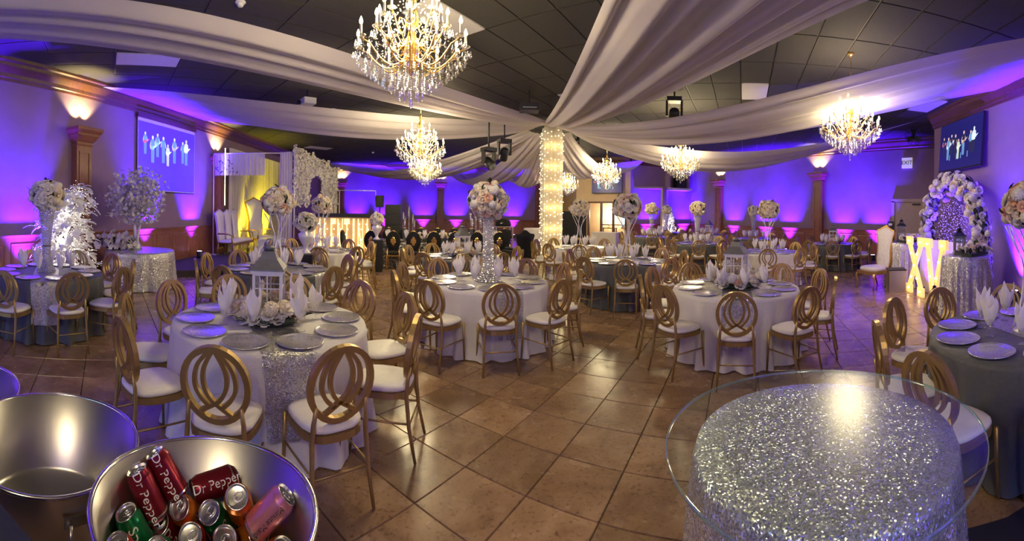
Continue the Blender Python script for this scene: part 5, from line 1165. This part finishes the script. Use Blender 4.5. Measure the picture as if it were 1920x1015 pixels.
for k, (px, lbx) in enumerate(((1058, 'low black instrument keyboard case beside the pillar'),)):
    q = gp(px, 16.4); kb = thing('keyboard_stand', lbx, 'keyboard', (q.x, q.y, 0), -.1); MB().box((0, 0, .98), (.5, .2, .06)).build('case', 'black', kb)
    for s in (-1, 1): MB().tube([(s * .3, -.2, .01), (-s * .3, .2, .92)], .016, 6).build('leg', 'black', kb)
q = gp(1136, 18.6); st_ = thing('welcome_table', 'small table in a cream cloth before the glass doors', 'table', (q.x, q.y, 0), rad(-45)); MB().grid(60, 6, lambda u, v: ((.6 + .02 * v * sin(u * 60)) * max(-1, min(1, 1.42 * cos(2 * pi * u))), (.32 + .02 * v * sin(u * 50)) * max(-1, min(1, 1.42 * sin(2 * pi * u))), .76 * (1 - v) + .01), closed_u=True).build('tablecloth', 'linen_white', st_); MB().box((0, 0, .755), (.59, .31, .012)).build('tabletop', 'linen_white', st_)

# ================================================================== RIGHT SIDE: lit XV, arch, throne
DA = Vector((-1, -1, 0)).normalized(); NA = Vector((-1, 1, 0)).normalized()      # along the letters (rightwards in view) and towards the room
L0 = Vector((8.38, 3.33, 0)); ang = atan2(DA.y, DA.x)
xv = thing('lit_letters', 'waist-high letters XV lined with bulbs, on a white panel by the arch', 'sign', L0, ang)      # local +x runs along DA, local -y faces the room
fy = 1 if (Rz(ang) @ Vector((0, 1, 0))).dot(NA) > 0 else -1
MB().box((.92, -fy * .34, .58), (1.02, .02, .58)).build('back_panel', 'white_frame', xv)
for k, x in enumerate((.38, 1.4)):
    q = L0 + DA * x - NA * .16; t = thing('uplight', 'LED uplight hidden behind the lit letter ' + 'XV'[k], 'uplight', q, 0, 'LED uplights along the walls'); link('housing', can_me, t, sc=.7); lamp('led', 'SPOT', (0, 0, .17), 110, VIOLET, t, .05, aim(-NA * .35 + Vector((0, 0, 1))), spot_size=rad(100), spot_blend=.9)
def bar(b, x0, z0, x1, z1, w):
    d = Vector((x1 - x0, 0, z1 - z0)).normalized(); nn = Vector((-d.z, 0, d.x)) * w; q = [Vector((x0, 0, z0)) + nn, Vector((x0, 0, z0)) - nn, Vector((x1, 0, z1)) - nn, Vector((x1, 0, z1)) + nn]
    vs = [v + Vector((0, -.03, 0)) for v in q] + [v + Vector((0, .03, 0)) for v in q]; b.add(vs, [(0, 1, 2, 3), (7, 6, 5, 4), (0, 4, 5, 1), (1, 5, 6, 2), (2, 6, 7, 3), (3, 7, 4, 0)], False)
X_ = MB(); bar(X_, .08, .16, .66, 1.06, .055); bar(X_, .66, .16, .08, 1.06, .055)
for x in (.08, .66):
    for z in (.09, 1.13): X_.box((x, 0, z), (.13, .03, .09))
V_ = MB(); bar(V_, 1.22, .06, 1.00, 1.06, .06); bar(V_, 1.26, .06, 1.62, 1.06, .06)
for x in (1.0, 1.64): V_.box((x, 0, 1.13), (.14, .03, .09))
for nm, bb, pts in (('letter_x', X_, [(.08 + .58 * t, .10 + 1.02 * t) for t in (0, .25, .5, .75, 1)] + [(.66 - .58 * t, .10 + 1.02 * t) for t in (0, .25, .75, 1)]), ('letter_v', V_, [(1.23 - .23 * t, .06 + 1.05 * t) for t in (.1, .4, .7, 1)] + [(1.24 + .38 * t, .06 + 1.05 * t) for t in (.4, .7, 1)])):
    o = bb.build('letter', 'marquee', xv); o['label'] = 'bulb-lit letter ' + nm[-1].upper(); bl = MB(); [bl.ball((x, fy * .04, z), .018, 8, 6) for x, z in pts]; stuff(bl.build('letter_bulbs', 'marquee_bulb', o))
# flower arch behind
AC = Vector((8.70, 2.40, 0)); ar = thing('flower_arch', 'tall arch of white roses and greenery under the wall television', 'flower arch', AC, ang); r = random.Random(6); AWd, AHt = 1.18, 2.42
def archpt(t):   # t 0..1 along the arch
    if t < .28: q = t / .28; return Vector((-AWd, 0, q * 1.25))
    if t > .72: q = (1 - t) / .28; return Vector((AWd, 0, q * 1.25))
    a = pi - (t - .28) / .44 * pi; return Vector((AWd * cos(a), 0, 1.25 + (AHt - 1.25) * sin(a)))
MB().tube([archpt(k / 40) for k in range(41)], .03, 8).build('arch_frame', 'white_metal', ar)
for k in range(280):
    t = r.uniform(.02, .98); q = archpt(t); c = r.choice(PAL['white']); d = Vector((r.gauss(0, 1), r.gauss(fy * .8, .7), r.gauss(.2, .8))).normalized(); hyd = r.random() < .35 and c in HM
    link('hydrangea' if hyd else 'rose', r.choice(HM[c] if hyd else FM[c]), ar, q + d * r.uniform(.10, .30), up(d), r.uniform(.075, .115))
fill = MB()
for k in range(230):
    q = archpt(r.uniform(.02, .98)); d = Vector((r.gauss(0, 1), r.gauss(fy * .6, .8), r.gauss(.1, .9))).normalized(); fill.merge(r.choice(ROSE), TR(q + d * r.uniform(.08, .24), up(d), r.uniform(.06, .085)))
stuff(fill.build('filler_roses', 'rose_white', ar))
gl_ = MB()
for k in range(560): q = archpt(r.uniform(0, 1)); d = Vector((r.gauss(0, 1), r.gauss(0, .8), r.gauss(0, 1))).normalized(); gl_.merge(leaf_mb, TR(q + d * .17, up(d + Vector((0, 0, .2))), r.uniform(.14, .24)))
stuff(gl_.build('greenery', 'leaf', ar))
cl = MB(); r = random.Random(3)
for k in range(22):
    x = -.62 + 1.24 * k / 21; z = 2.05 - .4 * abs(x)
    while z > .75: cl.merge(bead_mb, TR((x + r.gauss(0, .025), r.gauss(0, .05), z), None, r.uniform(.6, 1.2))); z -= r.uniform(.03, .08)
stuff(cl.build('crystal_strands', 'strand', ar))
lamp('arch_led', 'SPOT', (AC + NA * -.45 + Vector((0, 0, .25))), 900, VIOLET, None, .06, aim((-.25, .25, 1)), spot_size=rad(95), spot_blend=.8); t = thing('uplight', 'LED uplight on the floor behind the flower arch', 'uplight', AC + NA * -.45, 0, 'LED uplights along the walls'); link('housing', can_me, t); link('lens', lens_me, t)
# sequin pedestal tables
q1 = gp(1812, 6.5); draped_round('sequin_table', q1, .38, 1.05, 'sequin_silver', 'tall round table in silver sequins at the right end of the lit letters', 41, 16)
q2 = gp(1694, 9.7); draped_round('sequin_table', q2, .38, 1.05, 'sequin_silver', 'tall round table in silver sequins behind the white throne chair', 42, 16)
BL = ('black', 'black', 'pane', 'candle_wax')
lantern(q1 + Vector((.02, .12, 1.056)), 'black-topped glass lantern on the sequin table right of the letters', .4, .17, .25, .09, ('roof_grey', 'black', 'pane', 'candle_wax'))
lantern(q2 + Vector((.0, .05, 1.056)), 'black-topped glass lantern on the sequin table behind the throne', .4, .20, .32, .12, ('roof_grey', 'black', 'pane', 'candle_wax'))
def posy(p, label, n, w, seed):
    t = thing('flower_bank', label, 'flower arrangement', p, -.3, 'low flower banks'); r = random.Random(seed); MB().box((0, 0, .02), (w, .09, .02)).build('tray', 'leaf', t)
    for k in range(n): c = r.choice(PAL['mix']); link('rose', r.choice(FM[c]), t, (r.uniform(-w, w), r.gauss(0, .06), .05 + r.uniform(0, .10)), up((r.gauss(0, .6), r.gauss(-.5, .6), .8)), r.uniform(.045, .065))
    for k in range(14): link('leaf', LEAFM['leaf'], t, (r.uniform(-w, w), r.gauss(0, .08), .04), up((r.gauss(0, 1), r.gauss(-.6, .6), r.gauss(0, .4))), .11)
posy(q1 + Vector((-.06, -.16, 1.056)), 'low bank of pale roses on the sequin table right of the letters', 38, .27, 1); posy(q2 + Vector((-.16, -.18, 1.056)), 'low bank of pale roses on the sequin table behind the throne', 22, .22, 2)
lantern(gp(1753, 7.15) + Vector((0, 0, .004)), 'black floor lantern in front of the lit letter V', .3, .17, .26, .10, ('black', 'black', 'pane', 'candle_wax'), 'floor lanterns', 0)
# throne and mirrored side table
throne_chair(gp(1640, 9.35), rad(70), 'white tufted throne chair with carved gold frame left of the lit letters', .56, .60, .58, 1.38)
q = gp(1681, 8.95); ms = thing('mirrored_cube', 'small mirrored cube table beside the white throne chair', 'side table', (q.x, q.y, 0), .6); MB().box((0, 0, .24), (.17, .17, .24)).build('mirror_body', 'steel', ms); MB().box((0, 0, .49), (.20, .20, .012)).build('tabletop', 'black', ms)
for sx in (-1, 1):
    for sy in (-1, 1): MB().box((sx * .172, sy * .172, .24), (.008, .008, .24)).build('gold_edge', 'gold_bright', ms)
wp = thing('control_box', 'small dark control box on a shelf beside the exit door', 'box', P(1678, 423, 12.6)); wp.location = (XR - .06, 6.15, 1.3); MB().box((0, 0, 0), (.05, .12, .16)).build('box_body', 'black', wp); MB().box((-.055, 0, .04), (.004, .07, .04)).build('display', 'steel', wp)

# ================================================================== FAR ALCOVE TREE
q = gp(1255, 20.6); q.y = min(q.y, 17.1); at = thing('far_light_tree', 'small white-lit tree glowing in the far blue alcove', 'tree', (q.x, q.y, 0)); r = random.Random(8); tk = MB().tube([(0, 0, 0), (0, 0, 1.6)], [.04, .01], 6); tk.build('trunk', 'white_frame', at); lf = MB(); lb = MB()
for k in range(260):
    z = r.uniform(.3, 1.9); rr = .5 * (1 - z / 2.1) + .1; a = r.uniform(0, 6.28); q_ = Vector((rr * cos(a) * r.random() ** .5, rr * sin(a) * r.random() ** .5, z)); lf.merge(leaf_mb, TR(q_, up((cos(a), sin(a), r.uniform(-.6, .6))), .13)); lb.ball(q_ * 1.02, .008, 4, 3)
stuff(lf.build('small_leaves', 'leaf_white', at)); stuff(lb.build('tiny_lights', 'led_white', at)); lamp('tree_glow', 'POINT', (-.15, -.3, .9), 14, (.95, .92, 1), at, .1)

# ================================================================== FOREGROUND: glass-topped sequin table
gt = gp(1555, 1.60); g = thing('glass_top_table', 'round silver sequin table with a wide clear glass top in the foreground', 'table', gt)
cloth_mb(.505, .805, 16, 0, 77, 14).build('tablecloth', 'sequin_fine', g); MB().lathe([(.0001, .77), (.485, .77), (.485, .80), (.0001, .80)], 32).build('tabletop', 'oak_dark', g)
MB().lathe([(.0001, .8185), (.615, .8185)], 72, cap=False).build('glass_underside', 'glass_top', g); MB().lathe([(.0001, .8325), (.615, .8325)], 72, cap=False).build('glass_face', 'glass_top', g)
MB().lathe([(.615, .8185), (.620, .821), (.620, .830), (.615, .8325)], 96, cap=False).build('glass_edge', 'glass_edge', g)
for k in range(5): a = 2 * pi * k / 5; MB().lathe([(.012, .808), (.012, .818)], 8, (.40 * cos(a), .40 * sin(a), 0)).build('rubber_pad', 'acrylic', g)

# ================================================================== FOREGROUND: steel tubs and cans
def tub(p, label, hang, TUBR, TUBZ, TUBB, rz=0):
    t = thing('steel_tub', label, 'tub', (p.x, p.y, 0), rz, 'steel drink tubs')
    MB().lathe([(.0001, TUBB), (TUBR * .73, TUBB), (TUBR * .78, TUBB + .012), (TUBR - .004, TUBZ), (TUBR + .004, TUBZ + .002)], 64, cap=False).build('inner_wall', 'steel', t)
    MB().lathe([(.0001, TUBB - .008), (TUBR * .76, TUBB - .008), (TUBR * .805, TUBB), (TUBR + .004, TUBZ - .004)], 64, cap=False).build('outer_wall', 'steel', t)
    MB().tube([((TUBR + .002) * cos(2 * pi * k / 64), (TUBR + .002) * sin(2 * pi * k / 64), TUBZ) for k in range(64)], .006, 6, True).build('rolled_rim', 'steel_rim', t)
    for a in hang:
        d = Vector((cos(a), sin(a), 0)); s = Vector((-sin(a), cos(a), 0)); zc = TUBZ - .065; rr = TUBR - .005; h = MB().box(tuple(d * (rr + .004) + Vector((0, 0, zc))), (.004, .055, .012), Rz(a).to_3x3()).build('handle_plate', 'steel', t)
        MB().tube([d * (rr + .012) + s * .042 + Vector((0, 0, zc)), d * (rr + .03) + s * .05 + Vector((0, 0, zc - .03)), d * (rr + .03) + s * .03 + Vector((0, 0, zc - .062)), d * (rr + .03) - s * .03 + Vector((0, 0, zc - .062)), d * (rr + .03) - s * .05 + Vector((0, 0, zc - .03)), d * (rr + .012) - s * .042 + Vector((0, 0, zc))], .005, 6).build('handle', 'steel', h)
    return t
def tub_stand(p, label, TUBB):
    t = thing('tub_stand', label, 'stand', (p.x, p.y, 0), 0, 'black stands under the steel tubs'); MB().tube([(.2 * cos(2 * pi * k / 32), .2 * sin(2 * pi * k / 32), TUBB - .022) for k in range(32)], .012, 6, True).build('ring', 'black', t)
    for k in range(3): a = 2 * pi * k / 3 + .4; MB().tube([(.2 * cos(a), .2 * sin(a), TUBB - .03), (.16 * cos(a), .16 * sin(a), .35), (.2 * cos(a), .2 * sin(a), .012)], .010, 6).build('leg', 'black', t)
TA, TB_, TC = gp(385, .87), gp(93, 1.25), gp(-82, 1.75)
tub(TA, 'steel tub filled with soda cans at the bottom left', (1.2, 4.34), .24, 1.04, .80); tub(TB_, 'empty steel tub at the left edge with a loop handle', (atan2(-TB_.y, -TB_.x) + .35, atan2(-TB_.y, -TB_.x) + .35 + pi), .272, .966, .72); tub(TC, 'third steel tub, just a rim at the left frame edge', (0, pi), .272, .90, .66)
tub_stand(TA, 'black stand under the tub of cans', .80); tub_stand(TB_, 'black stand under the empty tub', .72); tub_stand(TC, 'black stand under the tub at the frame edge', .66)
can_prof = [(.0001, .004), (.020, .004), (.024, 0), (.027, .004), (.0325, .012), (.033, .016), (.033, .100), (.0325, .104), (.027, .117), (.0275, .119)]
CANB = {}
def wrap_text(txt, size, zc, a0, r=.0332, vertical=True):
    tb = text_mesh(txt, size, .0); b = MB(); vs = []
    for x, y, z in tb.v:
        if vertical: th, zz = a0 + y / r, zc - x
        else: th, zz = a0 - x / r, zc + y
        vs.append((r * cos(th), r * sin(th), zz))
    return b.add(vs, tb.f, False)
lid_me = MB().lathe([(.0275, .119), (.0265, .1205), (.0255, .119), (.0245, .113), (.023, .1125), (.0001, .1128)], 24, cap=False).mesh('lid', 'alu')
tab_b = MB(); tab_b.tube([(.008 * cos(2 * pi * k / 14), .004 + .0125 * sin(2 * pi * k / 14), .1150) for k in range(14)], .0016, 5, True); tab_b.ball((0, -.001, .1138), .003, 6, 4); tab_me = tab_b.mesh('pull_tab', 'alu')
open_me = MB().lathe([(.0001, .1132), (.009, .1130)], 14, (0, -.013, 0), cap=False).mesh('score_panel', 'alu')
KIND = {'maroon': ('can_maroon', 'Dr Pepper', 'ink_white', .030), 'green': ('can_green', 'Sprite', 'ink_white', .034), 'orange': ('can_orange', 'Fanta', 'ink_navy', .030), 'red': ('can_red', 'Coca-Cola', 'ink_white', .024), 'pink': ('can_pink', 'Minute Maid', 'ink_dark', .018), 'dark': ('can_dark', '', 'ink_white', .02)}
for k, (m_, tx, ink, sz) in KIND.items(): CANB[k] = (MB().lathe(can_prof, 28, cap=False).mesh('can_body', m_), (wrap_text(tx, sz, .060, 0).mesh('can_lettering', ink) if tx else None), MB().lathe([(.0331, .012), (.0331, .016)], 24, cap=False).mesh('base_ring', 'alu'))
def can(base, axis, kind, roll, label):
    """base: centre of the can's foot; axis: direction from foot to lid"""
    base = Vector(base); ax = Vector(axis).normalized(); p = base + ax * .119
    q0 = ax.to_track_quat('Z', 'Y'); cv = q0.inverted() @ (Vector((0, 0, CAMZ)) - p); q = q0 @ Quaternion((0, 0, 1), atan2(cv.y, cv.x) + (roll - 3) * .35); t = link('soda_can', None, None, base, q); tag(t, label, 'can', 'soda cans in the steel tub')
    bm, tm, rg = CANB[kind]; bo = link('can_body', bm, t)
    if tm:
        for a in (0, pi): link('can_lettering', tm, bo, rot=(0, 0, a))
    link('base_ring', rg, t); link('lid', lid_me, t); link('pull_tab', tab_me, t); link('score_panel', open_me, t)
for bp_, ax_, kind, roll, lb in (
    ((-0.5755, 0.8394, 0.9440), (-0.558, -0.159, 0.814), 'maroon', 2.6, 'maroon can leaning on the tub wall, highest at the left'),
    ((-0.5965, 0.7774, 0.9194), (-0.452, -0.152, 0.879), 'maroon', 2.4, 'maroon can at the left wall just below the highest one'),
    ((-0.5925, 0.7365, 0.8558), (-0.323, -0.318, 0.892), 'green', 2.5, 'green can at the far left of the tub'),
    ((-0.5787, 0.8380, 0.8225), (-0.071, -0.601, 0.796), 'maroon', 2.8, 'maroon can in the second row from the left'),
    ((-0.5413, 0.8897, 0.8636), (-0.101, -0.705, 0.702), 'orange', 3.0, 'orange can in the middle left of the tub'),
    ((-0.5745, 0.6810, 0.8473), (-0.149, -0.453, 0.879), 'red', 2.4, 'bright red can at the lower left of the tub'),
    ((-0.5406, 0.7736, 0.8324), (0.028, -0.640, 0.767), 'green', 2.8, 'green can near the bottom edge, left of centre'),
    ((-0.5116, 0.8404, 0.8301), (0.114, -0.579, 0.807), 'red', 2.9, 'red can near the bottom edge, centre left'),
    ((-0.4806, 0.9094, 0.8534), (-0.043, -0.630, 0.776), 'green', 3.2, 'green can in the middle below the lying can'),
    ((-0.4411, 0.9236, 0.9033), (0.173, -0.607, 0.775), 'orange', 3.6, 'orange can seen lid-on, right of centre'),
    ((-0.3854, 0.8614, 0.9208), (0.635, 0.252, 0.730), 'pink', 4.2, 'pink can leaning on the right tub wall'),
    ((-0.4438, 0.9060, 0.8248), (0.610, -0.303, 0.732), 'orange', 4.4, 'orange can near the bottom, right of the dark can'),
    ((-0.3651, 0.8535, 0.8244), (0.569, -0.101, 0.816), 'orange', 4.0, 'orange can lowest at the right wall'),
    ((-0.4496, 0.8441, 0.8121), (0.163, -0.271, 0.949), 'dark', 3, 'dark shaded can deep between the others'),
    ((-0.4763, 0.9569, 0.9645), (-0.651, -0.749, -0.122), 'maroon', 2.9, 'maroon can lying on its side against the far tub wall')): can(bp_, ax_, kind, roll, lb)
# navy cloth on a bar counter at the very corner
cc = thing('bar_counter', 'corner of a counter under a navy cloth at the bottom left edge', 'counter', (0, 0, 0)); pts = [(-.50, .36), (-.62, .355), (-1.1, .15), (-1.0, -.4), (-.42, -.15)]; n = len(pts)
MB().add([(x, y, 1.15) for x, y in pts] + [(x * .99, y, .01) for x, y in pts], [tuple(range(n - 1, -1, -1))] + [(i, (i + 1) % n, n + (i + 1) % n, n + i) for i in range(n)], False).build('navy_cloth', 'linen_navy', cc)
MB().box((-.75, .0, .55), (.15, .12, .54)).build('counter_body', 'oak_dark', cc)
